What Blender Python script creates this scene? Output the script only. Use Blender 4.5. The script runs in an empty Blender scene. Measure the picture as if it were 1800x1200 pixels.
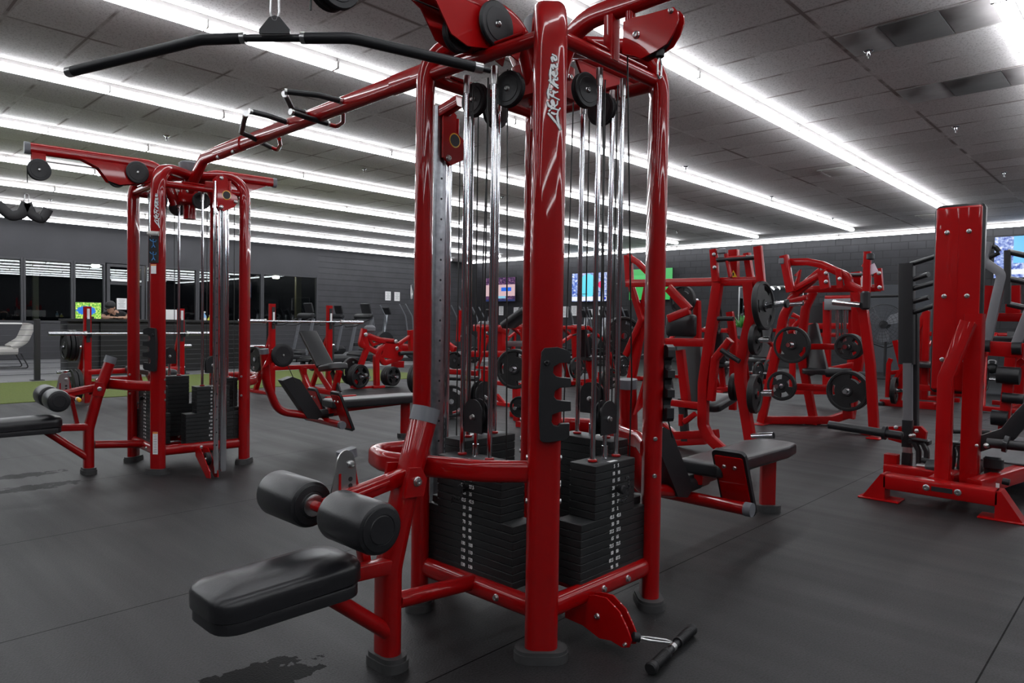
EXPO, LAMP, FLR = 0.36, 10.5, 0.0115
import bpy, bmesh, math, random
from mathutils import Vector, Matrix, Quaternion
random.seed(7)
S = bpy.context.scene
C = bpy.data.collections.new('gym'); S.collection.children.link(C)
R = math.radians

# ------------------------------------------------------------------ camera
F_PX, YAW, PITCH, ROLL, EYE = 1225.0, 43.5, -1.64, 0.85, 1.2
_y, _p, _r = R(YAW), R(PITCH), R(ROLL)
FWD = Vector((math.cos(_p)*math.cos(_y), math.cos(_p)*math.sin(_y), math.sin(_p)))
_rt = Vector((math.sin(_y), -math.cos(_y), 0)); _up = _rt.cross(FWD)
RGT = math.cos(_r)*_rt + math.sin(_r)*_up
UPV = -math.sin(_r)*_rt + math.cos(_r)*_up
EYEP = Vector((0, 0, EYE))
cd = bpy.data.cameras.new('camera'); cam = bpy.data.objects.new('camera', cd); C.objects.link(cam)
cd.sensor_width = 36; cd.lens = 36*F_PX/1800; cd.clip_end = 200; cd.clip_start = .05
m = Matrix((RGT, UPV, -FWD)).transposed().to_4x4(); m.translation = EYEP
cam.matrix_world = m; S.camera = cam

# ------------------------------------------------------------------ world, exposure
S.view_settings.view_transform = 'Standard'; S.view_settings.look = 'None'
S.view_settings.gamma = 1; S.view_settings.use_curve_mapping = False
S.view_settings.exposure = EXPO
W = bpy.data.worlds.new('night'); S.world = W; W.use_nodes = True
W.node_tree.nodes['Background'].inputs[0].default_value = (0.0012, 0.0014, 0.002, 1)
W.node_tree.nodes['Background'].inputs[1].default_value = 1.0

# ------------------------------------------------------------------ measuring: a point of the room from a sight line and a known plane
def spot(x, y, X=None, Y=None, Z=None):
    d = FWD*F_PX + RGT*(x-900) + UPV*(600-y)
    if X is not None: t = X/d.x
    elif Y is not None: t = Y/d.y
    else: t = (Z-EYE)/d.z
    return EYEP + d*t

# ------------------------------------------------------------------ materials
MATS = {}
def mat(name, col=(.5,.5,.5), rough=.5, metal=0, coat=0, emit=None, es=1, bump=None, noise=None, spec=None, trans=0):
    if name in MATS: return MATS[name]
    m = bpy.data.materials.new(name); m.use_nodes = True; nt = m.node_tree; b = nt.nodes['Principled BSDF']
    b.inputs['Base Color'].default_value = (*col, 1); b.inputs['Roughness'].default_value = rough
    b.inputs['Metallic'].default_value = metal; b.inputs['Coat Weight'].default_value = coat
    b.inputs['Coat Roughness'].default_value = .035
    if spec is not None: b.inputs['Specular IOR Level'].default_value = spec
    if emit: b.inputs['Emission Color'].default_value = (*emit, 1); b.inputs['Emission Strength'].default_value = es
    N = nt.nodes; L = nt.links
    tc = N.new('ShaderNodeTexCoord')
    if noise:      # (scale, amount): mottled colour
        n = N.new('ShaderNodeTexNoise'); n.inputs['Scale'].default_value = noise[0]; n.inputs['Detail'].default_value = 4
        L.new(tc.outputs['Object'], n.inputs['Vector'])
        mx = N.new('ShaderNodeMixRGB'); mx.blend_type = 'MULTIPLY'; mx.inputs[1].default_value = (*col, 1)
        rp = N.new('ShaderNodeMapRange'); rp.inputs[1].default_value = .3; rp.inputs[2].default_value = .7
        rp.inputs[3].default_value = 1-noise[1]; rp.inputs[4].default_value = 1+noise[1]*.4
        L.new(n.outputs[0], rp.inputs[0]); mx.inputs[0].default_value = 1; L.new(rp.outputs[0], mx.inputs[2])
        L.new(mx.outputs[0], b.inputs['Base Color'])
    if bump:       # (scale, distance)
        n = N.new('ShaderNodeTexNoise'); n.inputs['Scale'].default_value = bump[0]; n.inputs['Detail'].default_value = 3
        L.new(tc.outputs['Object'], n.inputs['Vector'])
        bp = N.new('ShaderNodeBump'); bp.inputs['Distance'].default_value = bump[1]; bp.inputs['Strength'].default_value = .6
        L.new(n.outputs[0], bp.inputs['Height']); L.new(bp.outputs[0], b.inputs['Normal'])
    MATS[name] = m; return m

RED = mat('red_powder_coat', (.29, .0005, .0015), .4, 0, .8, noise=(6, .06), spec=.12)
RED2 = mat('red_steel_paint', (.36, .001, .002), .42, 0, .5, noise=(5, .08), spec=.12)
LEATHER = mat('black_upholstery', (.012, .012, .014), .33, 0, 0, bump=(160, .0005))
PLASTIC = mat('black_plastic', (.012, .012, .014), .45, spec=.4, bump=(300, .0004))
MATTE = mat('matte_black_steel', (.01, .01, .012), .42, 0, .2)
RUBBER = mat('black_plate_rubber', (.011, .011, .012), .48, spec=.4, bump=(90, .0006), noise=(8, .3))
FOOT = mat('grey_rubber_foot', (.045, .045, .046), .6, bump=(120, .0006), noise=(20, .25))
CAP = mat('grey_cap_plastic', (.13, .135, .15), .5)
CHROME = mat('chrome', (.72, .73, .76), .09, 1)
STEEL = mat('brushed_steel', (.55, .55, .55), .28, 1)
GALV = mat('galvanised_steel', (.42, .44, .47), .32, 1, noise=(30, .25))
STACK = mat('weight_stack_iron', (.017, .018, .019), .5, spec=.4, bump=(200, .0004), noise=(12, .2))
CABLE = mat('black_cable', (.01, .01, .01), .4)
YELLOW = mat('yellow_knob', (.85, .42, .01), .3, 0, .5)
WHITE = mat('white_sticker', (.85, .85, .85), .5)
INK = mat('white_ink', (.8, .8, .8), .5)
BLACKINK = mat('black_ink', (.01, .01, .012), .5)
BLUE = mat('blue_ink', (.03, .22, .55), .4)
GREYMET = mat('satin_grey_steel', (.2, .2, .215), .35, .3)

# ------------------------------------------------------------------ mesh collector
ORG = [Vector((0, 0, 0))]
def rrect(w, h, r, n=3):
    r = min(r, w/2-1e-5, h/2-1e-5); pts = []
    for cx, cy, a0 in ((w/2-r, h/2-r, 0), (-w/2+r, h/2-r, 90), (-w/2+r, -h/2+r, 180), (w/2-r, -h/2+r, 270)):
        for k in range(n+1):
            a = R(a0+90*k/n); pts.append((cx+r*math.cos(a), cy+r*math.sin(a)))
    return pts
def circ(r, n=14, ry=None):
    ry = ry or r
    return [(r*math.cos(2*math.pi*k/n), ry*math.sin(2*math.pi*k/n)) for k in range(n)]
def fillet(path, rad, seg=6):
    path = [Vector(p) for p in path]
    if not rad or len(path) < 3: return path
    out = [path[0]]
    for i in range(1, len(path)-1):
        a, b, c = path[i-1], path[i], path[i+1]
        d1 = (a-b); d2 = (c-b); l1, l2 = d1.length, d2.length
        if l1 < 1e-6 or l2 < 1e-6: continue
        d1 /= l1; d2 /= l2
        ang = math.acos(max(-1, min(1, d1.dot(d2))))
        if ang > 3.1: out.append(b); continue
        t = min(rad/max(math.tan(ang/2), 1e-3), l1*.48, l2*.48)
        p0 = b+d1*t; p2 = b+d2*t
        for k in range(seg+1):
            s = k/seg; out.append(p0*(1-s)**2 + b*2*s*(1-s) + p2*s*s)
    out.append(path[-1]); return out
JIT = [0]
class MB:
    def __init__(s, *mats): s.bm = bmesh.new(); s.mats = list(mats) or [RED]; s.mi = 0
    def m(s, mt):
        if mt not in s.mats: s.mats.append(mt)
        s.mi = s.mats.index(mt); return s
    def face(s, vs, smooth=True):
        try: f = s.bm.faces.new(vs)
        except ValueError: return None
        f.material_index = s.mi; f.smooth = smooth; return f
    def sweep(s, path, prof, up=(0, 0, 1), rad=0, seg=6, cap=True, scale=None):
        P = fillet(path, rad, seg); n = len(P); rings = []
        up = Vector(up); prev = None
        for i, p in enumerate(P):
            if i == 0: t = P[1]-P[0]
            elif i == n-1: t = P[-1]-P[-2]
            else: t = (P[i+1]-P[i]).normalized()+(P[i]-P[i-1]).normalized()
            t.normalize()
            if prev is None:
                if abs(t.dot(up)) > .98: up = Vector((1, 0, 0)) if abs(t.x) < .9 else Vector((0, 1, 0))
                side = t.cross(up).normalized()
            else:
                q = prev.rotation_difference(t); side = q @ side; side = (side-t*side.dot(t)).normalized()
            v = side.cross(t).normalized(); prev = t.copy()
            k = 1
            if 0 < i < n-1 and not rad:
                c = max(.35, (P[i+1]-P[i]).normalized().dot(t)); k = 1/c
            sc = scale(i/(n-1)) if scale else 1
            rings.append([s.bm.verts.new(p+side*(a*sc)+v*(b*sc)) for a, b in prof])
        m_ = len(prof)
        for i in range(n-1):
            for j in range(m_):
                s.face([rings[i][j], rings[i][(j+1) % m_], rings[i+1][(j+1) % m_], rings[i+1][j]])
        if cap:
            s.face(rings[0][::-1], False); s.face(rings[-1], False)
        return s
    def tube(s, path, r, rad=.05, n=12, **k): return s.sweep(path, circ(r, n), rad=rad, **k)
    def bar(s, path, w, h, up=(0, 0, 1), rad=0, c=.008, **k):
        JIT[0] += 1; j = (JIT[0] % 6)*.0009      # welded tubes never share a face plane
        return s.sweep(path, rrect(w+j, h+j, c, 2), up=up, rad=rad, **k)
    def box(s, c, size, rot=None, bev=.004):
        c = Vector(c); x, y, z = (v/2 for v in size); M = rot.to_3x3() if rot else Matrix.Identity(3)
        b = min(bev, x*.8, y*.8, z*.8)
        if b <= 0:
            vs = [s.bm.verts.new(c+M@Vector((sx*x, sy*y, sz*z))) for sx in (-1, 1) for sy in (-1, 1) for sz in (-1, 1)]
            for q in ((0,1,3,2), (4,6,7,5), (0,4,5,1), (2,3,7,6), (0,2,6,4), (1,5,7,3)): s.face([vs[i] for i in q], False)
            return s
        prof = rrect(2*x, 2*y, b*2 if b*2 < min(x, y) else b, 2)
        rings = []
        for zz, ins in ((-z, b), (-z+b, 0), (z-b, 0), (z, b)):
            fx, fy = (x-ins)/x, (y-ins)/y
            rings.append([s.bm.verts.new(c+M@Vector((a*fx, bb*fy, zz))) for a, bb in prof])
        n = len(prof)
        for i in range(3):
            for j in range(n): s.face([rings[i][j], rings[i][(j+1) % n], rings[i+1][(j+1) % n], rings[i+1][j]])
        s.face(rings[0][::-1], False); s.face(rings[-1], False); return s
    def pad(s, c, size, rot=None, r=.03, puff=.012, corner=.04):
        """upholstered cushion: rounded outline, soft edges, slightly domed top, thin board beneath"""
        c = Vector(c); x, y, z = (v/2 for v in size); M = rot.to_3x3() if rot else Matrix.Identity(3)
        prof = rrect(2*x, 2*y, corner, 5); rings = []; n = len(prof)
        lay = [(-z, r*.5), (-z+r*.35, .0), (-z*.1, 0), (z-r*.8, 0), (z-r*.3, r*.25), (z-r*.05, r*.75), (z+puff*.5, r*1.9), (z+puff, min(x, y)*.6)]
        for zz, ins in lay:
            fx, fy = (x-ins)/x, (y-ins)/y
            rings.append([s.bm.verts.new(c+M@Vector((a*fx, b*fy, zz))) for a, b in prof])
        for i in range(len(rings)-1):
            for j in range(n): s.face([rings[i][j], rings[i][(j+1) % n], rings[i+1][(j+1) % n], rings[i+1][j]])
        s.face(rings[0][::-1], False); s.face(rings[-1], True); return s
    def cyl(s, a, b, r, n=16, r2=None):
        a, b = Vector(a), Vector(b)
        r2 = r if r2 is None else r2
        return s.sweep([a, b], circ(r, n), scale=(lambda t: 1+(r2/r-1)*t))
    def lathe(s, prof, p, axis, n=20):
        """prof: (radius, distance along axis)"""
        p = Vector(p); axis = Vector(axis).normalized()
        u = axis.orthogonal().normalized(); v = axis.cross(u); rings = []
        for r, h in prof:
            if r < 1e-5: rings.append([s.bm.verts.new(p+axis*h)]*n)
            else: rings.append([s.bm.verts.new(p+axis*h+(u*math.cos(2*math.pi*k/n)+v*math.sin(2*math.pi*k/n))*r) for k in range(n)])
        for i in range(len(rings)-1):
            for j in range(n):
                q = []
                for w in (rings[i][j], rings[i][(j+1) % n], rings[i+1][(j+1) % n], rings[i+1][j]):
                    if w not in q: q.append(w)
                if len(q) > 2: s.face(q)
        if prof[0][0] > 1e-5: s.face(rings[0][::-1], False)
        if prof[-1][0] > 1e-5: s.face(rings[-1], False)
        return s
    def prism(s, pts, o, u, v, t, bev=0):
        """outline pts (a,b) in plane (u,v) at o, extruded t along u x v, centred"""
        o, u, v = Vector(o), Vector(u).normalized(), Vector(v).normalized(); w = u.cross(v).normalized()
        A = [s.bm.verts.new(o+u*a+v*b-w*t/2) for a, b in pts]; B = [s.bm.verts.new(o+u*a+v*b+w*t/2) for a, b in pts]
        n = len(pts)
        for j in range(n): s.face([A[j], A[(j+1) % n], B[(j+1) % n], B[j]], False)
        s.face(A[::-1], False); s.face(B, False); return s
    def bolt(s, p, axis, r=.011, mt=None):
        k = s.mi; s.m(mt or STEEL)
        s.lathe([(r*1.25, -.002), (r*1.25, .002), (r, .004), (r*.9, .011), (r*.45, .012), (r*.4, .007), (0, .007)], p, axis, 10)
        s.mi = k; return s
    def sphere(s, p, r, n=14, sc=(1, 1, 1), M=None):
        g = bmesh.ops.create_uvsphere(s.bm, u_segments=n, v_segments=max(6, n//2+1), radius=r)
        for v in g['verts']:
            q = Vector((v.co.x*sc[0], v.co.y*sc[1], v.co.z*sc[2])); v.co = Vector(p)+(M @ q if M else q)
        for f in {f for v in g['verts'] for f in v.link_faces}: f.material_index = s.mi; f.smooth = True
        return s
    def build(s, name, parent=None, sub=None):
        bmesh.ops.recalc_face_normals(s.bm, faces=s.bm.faces)
        me = bpy.data.meshes.new(name)
        for v in s.bm.verts: v.co -= ORG[0]
        s.bm.to_mesh(me); s.bm.free()
        for m_ in s.mats: me.materials.append(m_)
        try: me.set_sharp_from_angle(angle=R(40))
        except Exception: pass
        o = bpy.data.objects.new(name, me); C.objects.link(o)
        if parent: o.parent = parent
        return o

def thing(name, label, cat, loc=(0, 0, 0), group=None):
    o = bpy.data.objects.new(name, None); C.objects.link(o); o.empty_display_size = .1
    o.location = loc; ORG[0] = Vector(loc); o['label'] = label; o['category'] = cat
    if group: o['group'] = group
    return o
def single(mb, name, label, cat, loc=None, group=None):
    """a thing that is one mesh, its origin at loc"""
    ORG[0] = Vector(loc or (0, 0, 0)); o = mb.build(name); o.location = ORG[0]
    o['label'] = label; o['category'] = cat
    if group: o['group'] = group
    ORG[0] = Vector((0, 0, 0)); return o
def struct(mb, name):
    ORG[0] = Vector((0, 0, 0)); o = mb.build(name); o['kind'] = 'structure'; return o
def copy_tree(o, parent=None, lib=None):
    c = o.copy(); C.objects.link(c); c.parent = parent
    for ch in list(o.children): copy_tree(ch, c)
    return c
def text(name, body, size, mt, loc, right, up, parent=None, shear=0, line=1, ext=.0006, off=0, align='CENTER', sx=1):
    cu = bpy.data.curves.new(name, 'FONT'); cu.body = body; cu.size = size; cu.shear = shear; cu.space_line = line
    cu.align_x = align; cu.align_y = 'CENTER'; cu.extrude = ext; cu.offset = off; cu.materials.append(mt)
    tmp = bpy.data.objects.new(name, cu); me = bpy.data.meshes.new_from_object(tmp); bpy.data.objects.remove(tmp); me.name = name
    o = bpy.data.objects.new(name, me); C.objects.link(o)
    r, u = Vector(right).normalized(), Vector(up).normalized(); n = r.cross(u)
    M = Matrix((r, u, n)).transposed().to_4x4(); M.translation = Vector(loc)-ORG[0]
    o.matrix_local = M @ Matrix.Diagonal((sx, 1, 1, 1))
    if parent: o.parent = parent
    return o
# ================================================================== LIGHT OF THE ROOM: rows of fluorescent strips under the ceiling
CEIL = 3.66; X0, X1, YA, YB = -7.0, 20.0, -8.5, 21.8
TUBE = mat('fluorescent_tube', (.9, .9, .9), .4, emit=(.93, .96, 1.0), es=LAMP)
LAMPW = mat('white_lamp_housing', (.55, .53, .52), .45)
def make_strip():
    t = thing('strip_light', '', 'ceiling light', (0, 0, 0), 'rows of fluorescent strip lights on the ceiling')
    MB(LAMPW).box((0, 0, -.022), (2.43, .085, .044)).build('lamp_housing', t)
    for sx in (-1, 1):
        b = MB(TUBE); b.sweep([(sx*.605-.598, 0, -.075), (sx*.605+.598, 0, -.075)], [(-.036, .031), (-.062, .006), (-.05, -.022), (-.028, -.032), (.028, -.032), (.05, -.022), (.062, .006), (.036, .031)], up=(0, 0, 1))
        b.build('fluorescent_tube', t)
    MB(LAMPW).box((0, 0, -.07), (.014, .124, .07), bev=.002).build('joint_cap', t)
    for sx in (-1, 1): MB(LAMPW).box((sx*1.212, 0, -.07), (.012, .12, .066), bev=.002).build('end_cap', t)
    return t
proto = make_strip(); nl = 0
ROWS = [(.98, 19.0, 'row nearest the right edge'), (3.42, 18.3, 'row running to above the tall red backboard'), (5.84, 18.3, 'row over the lat bar and front tower'), (8.28, 18.3, 'row behind the lat bar'),
        (10.72, 18.3, 'row over the pull-up beam'), (13.16, 18.3, 'fourth row from the window wall'), (15.6, 18.3, 'third row from the window wall'), (18.04, 18.3, 'second row from the window wall'), (20.75, 18.3, 'row along the window wall'),
        (-1.46, 18.3, 'row out of view on the right'), (-3.9, 18.3, 'row out of view on the right'), (-6.3, 18.3, 'row out of view on the right')]
def put_strip(x, y, rz, label, grp):
    global nl
    o = proto if nl == 0 else copy_tree(proto); nl += 1
    o.location = (x, y, CEIL); o.rotation_euler.z = rz; o['label'] = label; o['group'] = grp
for y, xe, nm in ROWS:
    x = (1.81+2.44*7+(xe-18.3)*0)-1.22; k = 0; x = 17.08
    while x > X0+1.2:
        put_strip(x, y, 0, 'white fluorescent strip light, one of the '+nm, 'strip lights of the '+nm); x -= 2.44
y = 20.0
while y > YA+1:
    put_strip(19.62, y, R(90), 'white fluorescent strip light, one of the line along the back wall', 'strip lights of the line along the back wall'); y -= 2.44

# ================================================================== SETTING
def nodes(name):
    m = bpy.data.materials.new(name); m.use_nodes = True; return m, m.node_tree.nodes, m.node_tree.links, m.node_tree.nodes['Principled BSDF']
def nd(N, t, **k):
    n = N.new(t)
    for a, v in k.items(): setattr(n, a, v)
    return n
def M2(N, L, op, a, b=None, c=None):
    n = N.new('ShaderNodeMath'); n.operation = op
    for i, v in enumerate((a, b, c)):
        if v is None: continue
        if isinstance(v, (int, float)): n.inputs[i].default_value = v
        else: L.new(v, n.inputs[i])
    return n.outputs[0]
def ramp(N, L, src, stops):
    r = N.new('ShaderNodeValToRGB'); L.new(src, r.inputs[0])
    while len(r.color_ramp.elements) < len(stops): r.color_ramp.elements.new(.5)
    for e, (p, c) in zip(r.color_ramp.elements, stops): e.position = p; e.color = (*c, 1) if not isinstance(c, float) else (c, c, c, 1)
    return r.outputs[0]
# rubber floor: fine crumb grain, long rolls with seams, damp marks
mf, N, L, b = nodes('black_rubber_floor')
tc = nd(N, 'ShaderNodeTexCoord'); sep = nd(N, 'ShaderNodeSeparateXYZ'); L.new(tc.outputs['Object'], sep.inputs[0])
n1 = nd(N, 'ShaderNodeTexNoise'); n1.inputs['Scale'].default_value = 1.1; n1.inputs['Detail'].default_value = 6; L.new(tc.outputs['Object'], n1.inputs['Vector'])
n2 = nd(N, 'ShaderNodeTexNoise'); n2.inputs['Scale'].default_value = 130; n2.inputs['Detail'].default_value = 3; L.new(tc.outputs['Object'], n2.inputs['Vector'])
mp = nd(N, 'ShaderNodeMapping'); mp.inputs['Scale'].default_value = (5.0, .35, 1); mp.inputs['Rotation'].default_value = (0, 0, R(-12)); L.new(tc.outputs['Object'], mp.inputs[0])
n3 = nd(N, 'ShaderNodeTexNoise'); n3.inputs['Scale'].default_value = 1.3; n3.inputs['Detail'].default_value = 7; L.new(mp.outputs[0], n3.inputs['Vector'])
base = ramp(N, L, M2(N, L, 'ADD', M2(N, L, 'MULTIPLY', n1.outputs[0], .75), M2(N, L, 'MULTIPLY', n3.outputs[0], .25)), [(.35, (FLR*.85, FLR*.85, FLR*.88)), (.65, (FLR*1.2, FLR*1.2, FLR*1.24))])
gr = ramp(N, L, n2.outputs[0], [(.36, (.45, .45, .45)), (.6, (1.55, 1.55, 1.58))])
mx = nd(N, 'ShaderNodeMixRGB', blend_type='MULTIPLY'); mx.inputs[0].default_value = 1; L.new(base, mx.inputs[1]); L.new(gr, mx.inputs[2])
# seams between rolls: lines along X every 1.22 m
sm = M2(N, L, 'COMPARE', M2(N, L, 'PINGPONG', M2(N, L, 'ADD', sep.outputs['Y'], -.45), .655), 0.0, .003)
mx2 = nd(N, 'ShaderNodeMixRGB'); L.new(sm, mx2.inputs[0]); L.new(mx.outputs[0], mx2.inputs[1]); mx2.inputs[2].default_value = (.001, .001, .001, 1)
# damp patches
dmp = None
for cx, cy, rx, ry in ((spot(38, 836, Z=0).x, spot(38, 836, Z=0).y, .36, .10), (spot(62, 856, Z=0).x, spot(62, 856, Z=0).y, .32, .12), (spot(470, 1190, Z=0).x, spot(470, 1190, Z=0).y, .2, .14), (spot(400, 1199, Z=0).x, spot(400, 1199, Z=0).y, .2, .08)):
    q = M2(N, L, 'ADD', M2(N, L, 'POWER', M2(N, L, 'ABSOLUTE', M2(N, L, 'DIVIDE', M2(N, L, 'SUBTRACT', sep.outputs['X'], cx), rx)), 2), M2(N, L, 'POWER', M2(N, L, 'ABSOLUTE', M2(N, L, 'DIVIDE', M2(N, L, 'SUBTRACT', sep.outputs['Y'], cy), ry)), 2))
    n4 = nd(N, 'ShaderNodeTexNoise'); n4.inputs['Scale'].default_value = 14; n4.inputs['Detail'].default_value = 6; L.new(tc.outputs['Object'], n4.inputs['Vector'])
    q = M2(N, L, 'LESS_THAN', M2(N, L, 'ADD', q, M2(N, L, 'MULTIPLY', n4.outputs[0], 3.2)), 2.25)
    dmp = q if dmp is None else M2(N, L, 'MAXIMUM', dmp, q)
mx3 = nd(N, 'ShaderNodeMixRGB'); L.new(dmp, mx3.inputs[0]); L.new(mx2.outputs[0], mx3.inputs[1]); mx3.inputs[2].default_value = (.002, .002, .002, 1)
L.new(mx3.outputs[0], b.inputs['Base Color']); L.new(M2(N, L, 'SUBTRACT', .38, M2(N, L, 'MULTIPLY', M2(N, L, 'MAXIMUM', dmp, sm), .33)), b.inputs['Specular IOR Level'])
rr = M2(N, L, 'SUBTRACT', ramp(N, L, n3.outputs[0], [(.3, (.47, .47, .47)), (.7, (.57, .57, .57))]), M2(N, L, 'MULTIPLY', dmp, .06)); L.new(rr, b.inputs['Roughness'])
bp = nd(N, 'ShaderNodeBump'); bp.inputs['Distance'].default_value = .0022; bp.inputs['Strength'].default_value = .55; L.new(n2.outputs[0], bp.inputs['Height']); L.new(bp.outputs[0], b.inputs['Normal'])
struct(MB(mf).box(((X0+X1)/2, (YA+YB)/2, -.05), (X1-X0, YB-YA, .1), bev=0), 'floor')
# green turf lane and grey plank floor
tm = mat('green_turf', (.13, .17, .028), .9, noise=(60, .35), bump=(220, .004))
ORG[0] = Vector((0, 0, 0)); o = MB(tm).box((1.4, 13.0, .004), (16.8, 3.4, .008), bev=0).build('turf_lane'); o['kind'] = 'structure'
mk, N, L, b = nodes('grey_plank_floor')
tc = nd(N, 'ShaderNodeTexCoord'); br = nd(N, 'ShaderNodeTexBrick'); L.new(tc.outputs['Object'], br.inputs[0])
br.inputs['Color1'].default_value = (.36, .36, .37, 1); br.inputs['Color2'].default_value = (.14, .14, .15, 1); br.inputs['Mortar'].default_value = (.06, .06, .06, 1)
br.inputs['Scale'].default_value = 1; br.inputs['Brick Width'].default_value = 1.4; br.inputs['Row Height'].default_value = .16; br.inputs['Mortar Size'].default_value = .006; br.offset = .37
n = nd(N, 'ShaderNodeTexNoise'); n.inputs['Scale'].default_value = 3; mpp = nd(N, 'ShaderNodeMapping'); mpp.inputs['Scale'].default_value = (1, 9, 1); L.new(tc.outputs['Object'], mpp.inputs[0]); L.new(mpp.outputs[0], n.inputs['Vector'])
mx = nd(N, 'ShaderNodeMixRGB', blend_type='OVERLAY'); mx.inputs[0].default_value = .5; L.new(br.outputs[0], mx.inputs[1]); L.new(n.outputs[0], mx.inputs[2]); L.new(mx.outputs[0], b.inputs['Base Color'])
b.inputs['Roughness'].default_value = .42
ORG[0] = Vector((0, 0, 0)); o = MB(mk).box((6.5, 18.25, .004), (27, 7.1, .008), bev=0).build('floor_planks'); o['kind'] = 'structure'
o = single(MB(mat('dark_mat', (.02, .02, .022), .7)).box((4.75, 15.9, .012), (1.5, 1.1, .008), bev=.002), 'floor_mat', 'dark flat floor mat on grey planks behind the wire fence', 'mat', (4.75, 15.9, 0.008))

# ceiling: 2x4 ft lay-in tiles with speckled faces, dirty grid lines, a few dark replaced panels
mc, N, L, b = nodes('ceiling_tile')
tc = nd(N, 'ShaderNodeTexCoord'); sep = nd(N, 'ShaderNodeSeparateXYZ'); L.new(tc.outputs['Object'], sep.inputs[0])
gx = M2(N, L, 'PINGPONG', M2(N, L, 'ADD', sep.outputs['X'], -.09), .305)       # 0 on the lines
gy = M2(N, L, 'PINGPONG', M2(N, L, 'ADD', sep.outputs['Y'], 20*1.22-2.20), .61)
lx = M2(N, L, 'LESS_THAN', gx, .011); ly = M2(N, L, 'LESS_THAN', gy, .016)
line = M2(N, L, 'MAXIMUM', lx, ly)
vx = M2(N, L, 'FLOOR', M2(N, L, 'DIVIDE', M2(N, L, 'ADD', sep.outputs['X'], -.09), .61)); vy = M2(N, L, 'FLOOR', M2(N, L, 'DIVIDE', M2(N, L, 'ADD', sep.outputs['Y'], -2.2), 1.22))
cmb = nd(N, 'ShaderNodeCombineXYZ'); L.new(vx, cmb.inputs[0]); L.new(vy, cmb.inputs[1])
wn = nd(N, 'ShaderNodeTexWhiteNoise', noise_dimensions='2D'); L.new(cmb.outputs[0], wn.inputs['Vector'])
tcol = ramp(N, L, wn.outputs[0], [(0, (.60, .57, .56)), (.5, (.68, .65, .645)), (1, (.76, .74, .735))])
sp = nd(N, 'ShaderNodeTexNoise'); sp.inputs['Scale'].default_value = 75; sp.inputs['Detail'].default_value = 2; L.new(tc.outputs['Object'], sp.inputs['Vector'])
spk = ramp(N, L, sp.outputs[0], [(.36, (.72, .7, .7)), (.47, (1, 1, 1))])
mx = nd(N, 'ShaderNodeMixRGB', blend_type='MULTIPLY'); mx.inputs[0].default_value = 1; L.new(tcol, mx.inputs[1]); L.new(spk, mx.inputs[2])
dn = nd(N, 'ShaderNodeTexNoise'); dn.inputs['Scale'].default_value = 1.6; dn.inputs['Detail'].default_value = 5; L.new(tc.outputs['Object'], dn.inputs['Vector'])
edge = M2(N, L, 'LESS_THAN', M2(N, L, 'MINIMUM', gx, gy), M2(N, L, 'MULTIPLY', M2(N, L, 'SUBTRACT', dn.outputs[0], .35), .12))   # grime creeping in from the grid
mx1 = nd(N, 'ShaderNodeMixRGB'); mx1.inputs[2].default_value = (.48, .43, .42, 1); L.new(M2(N, L, 'MULTIPLY', edge, .6), mx1.inputs[0]); L.new(mx.outputs[0], mx1.inputs[1])
gcol = nd(N, 'ShaderNodeMixRGB'); gcol.inputs[1].default_value = (.75, .73, .72, 1); gcol.inputs[2].default_value = (.25, .21, .2, 1)
L.new(ramp(N, L, dn.outputs[0], [(.42, (0, 0, 0)), (.55, (1, 1, 1))]), gcol.inputs[0])
mx2 = nd(N, 'ShaderNodeMixRGB'); L.new(line, mx2.inputs[0]); L.new(mx1.outputs[0], mx2.inputs[1]); L.new(gcol.outputs[0], mx2.inputs[2])
L.new(mx2.outputs[0], b.inputs['Base Color']); b.inputs['Roughness'].default_value = .85
bp = nd(N, 'ShaderNodeBump'); bp.inputs['Distance'].default_value = .006; bp.inputs['Strength'].default_value = .7
L.new(M2(N, L, 'ADD', M2(N, L, 'MULTIPLY', sp.outputs[0], .25), line), bp.inputs['Height']); L.new(bp.outputs[0], b.inputs['Normal'])
struct(MB(mc).box(((X0+X1)/2, (YA+YB)/2, CEIL+.05), (X1-X0, YB-YA, .1), bev=0), 'ceiling')
DK = mat('dark_panel', (.09, .085, .085), .8, noise=(4, .2)); DG = mat('grey_panel', (.27, .25, .25), .8, noise=(4, .25))
CX = lambda k: .09+.61*k; 
for (kx, y0, y1, mm, lb) in ((11, 1.4, 1.83, DK, 'dark'), (14, 1.27, 1.75, DK, 'dark')):
    single(MB(mm).box((CX(kx)-.3+.0, (y0+y1)/2, CEIL-.004), (.56, y1-y0, .012), bev=.002), 'ceiling_panel', 'dark air return panel in the ceiling '+('beside the sprinkler near the right corner' if kx == 11 else 'farther from the camera, toward the back wall'), 'ceiling panel', (CX(kx)-.3, (y0+y1)/2, CEIL))
    for ya, yb in ((y1, 2.18), (1.0, y0)):
        single(MB(DG).box((CX(kx)-.3, (ya+yb)/2, CEIL-.002), (.56, yb-ya-.01, .008), bev=.002), 'ceiling_panel', 'stained grey ceiling panel beside the '+('nearer' if kx == 11 else 'farther')+' dark air return', 'ceiling panel', (CX(kx)-.3, (ya+yb)/2, CEIL), 'stained grey panels beside the air returns')
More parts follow.
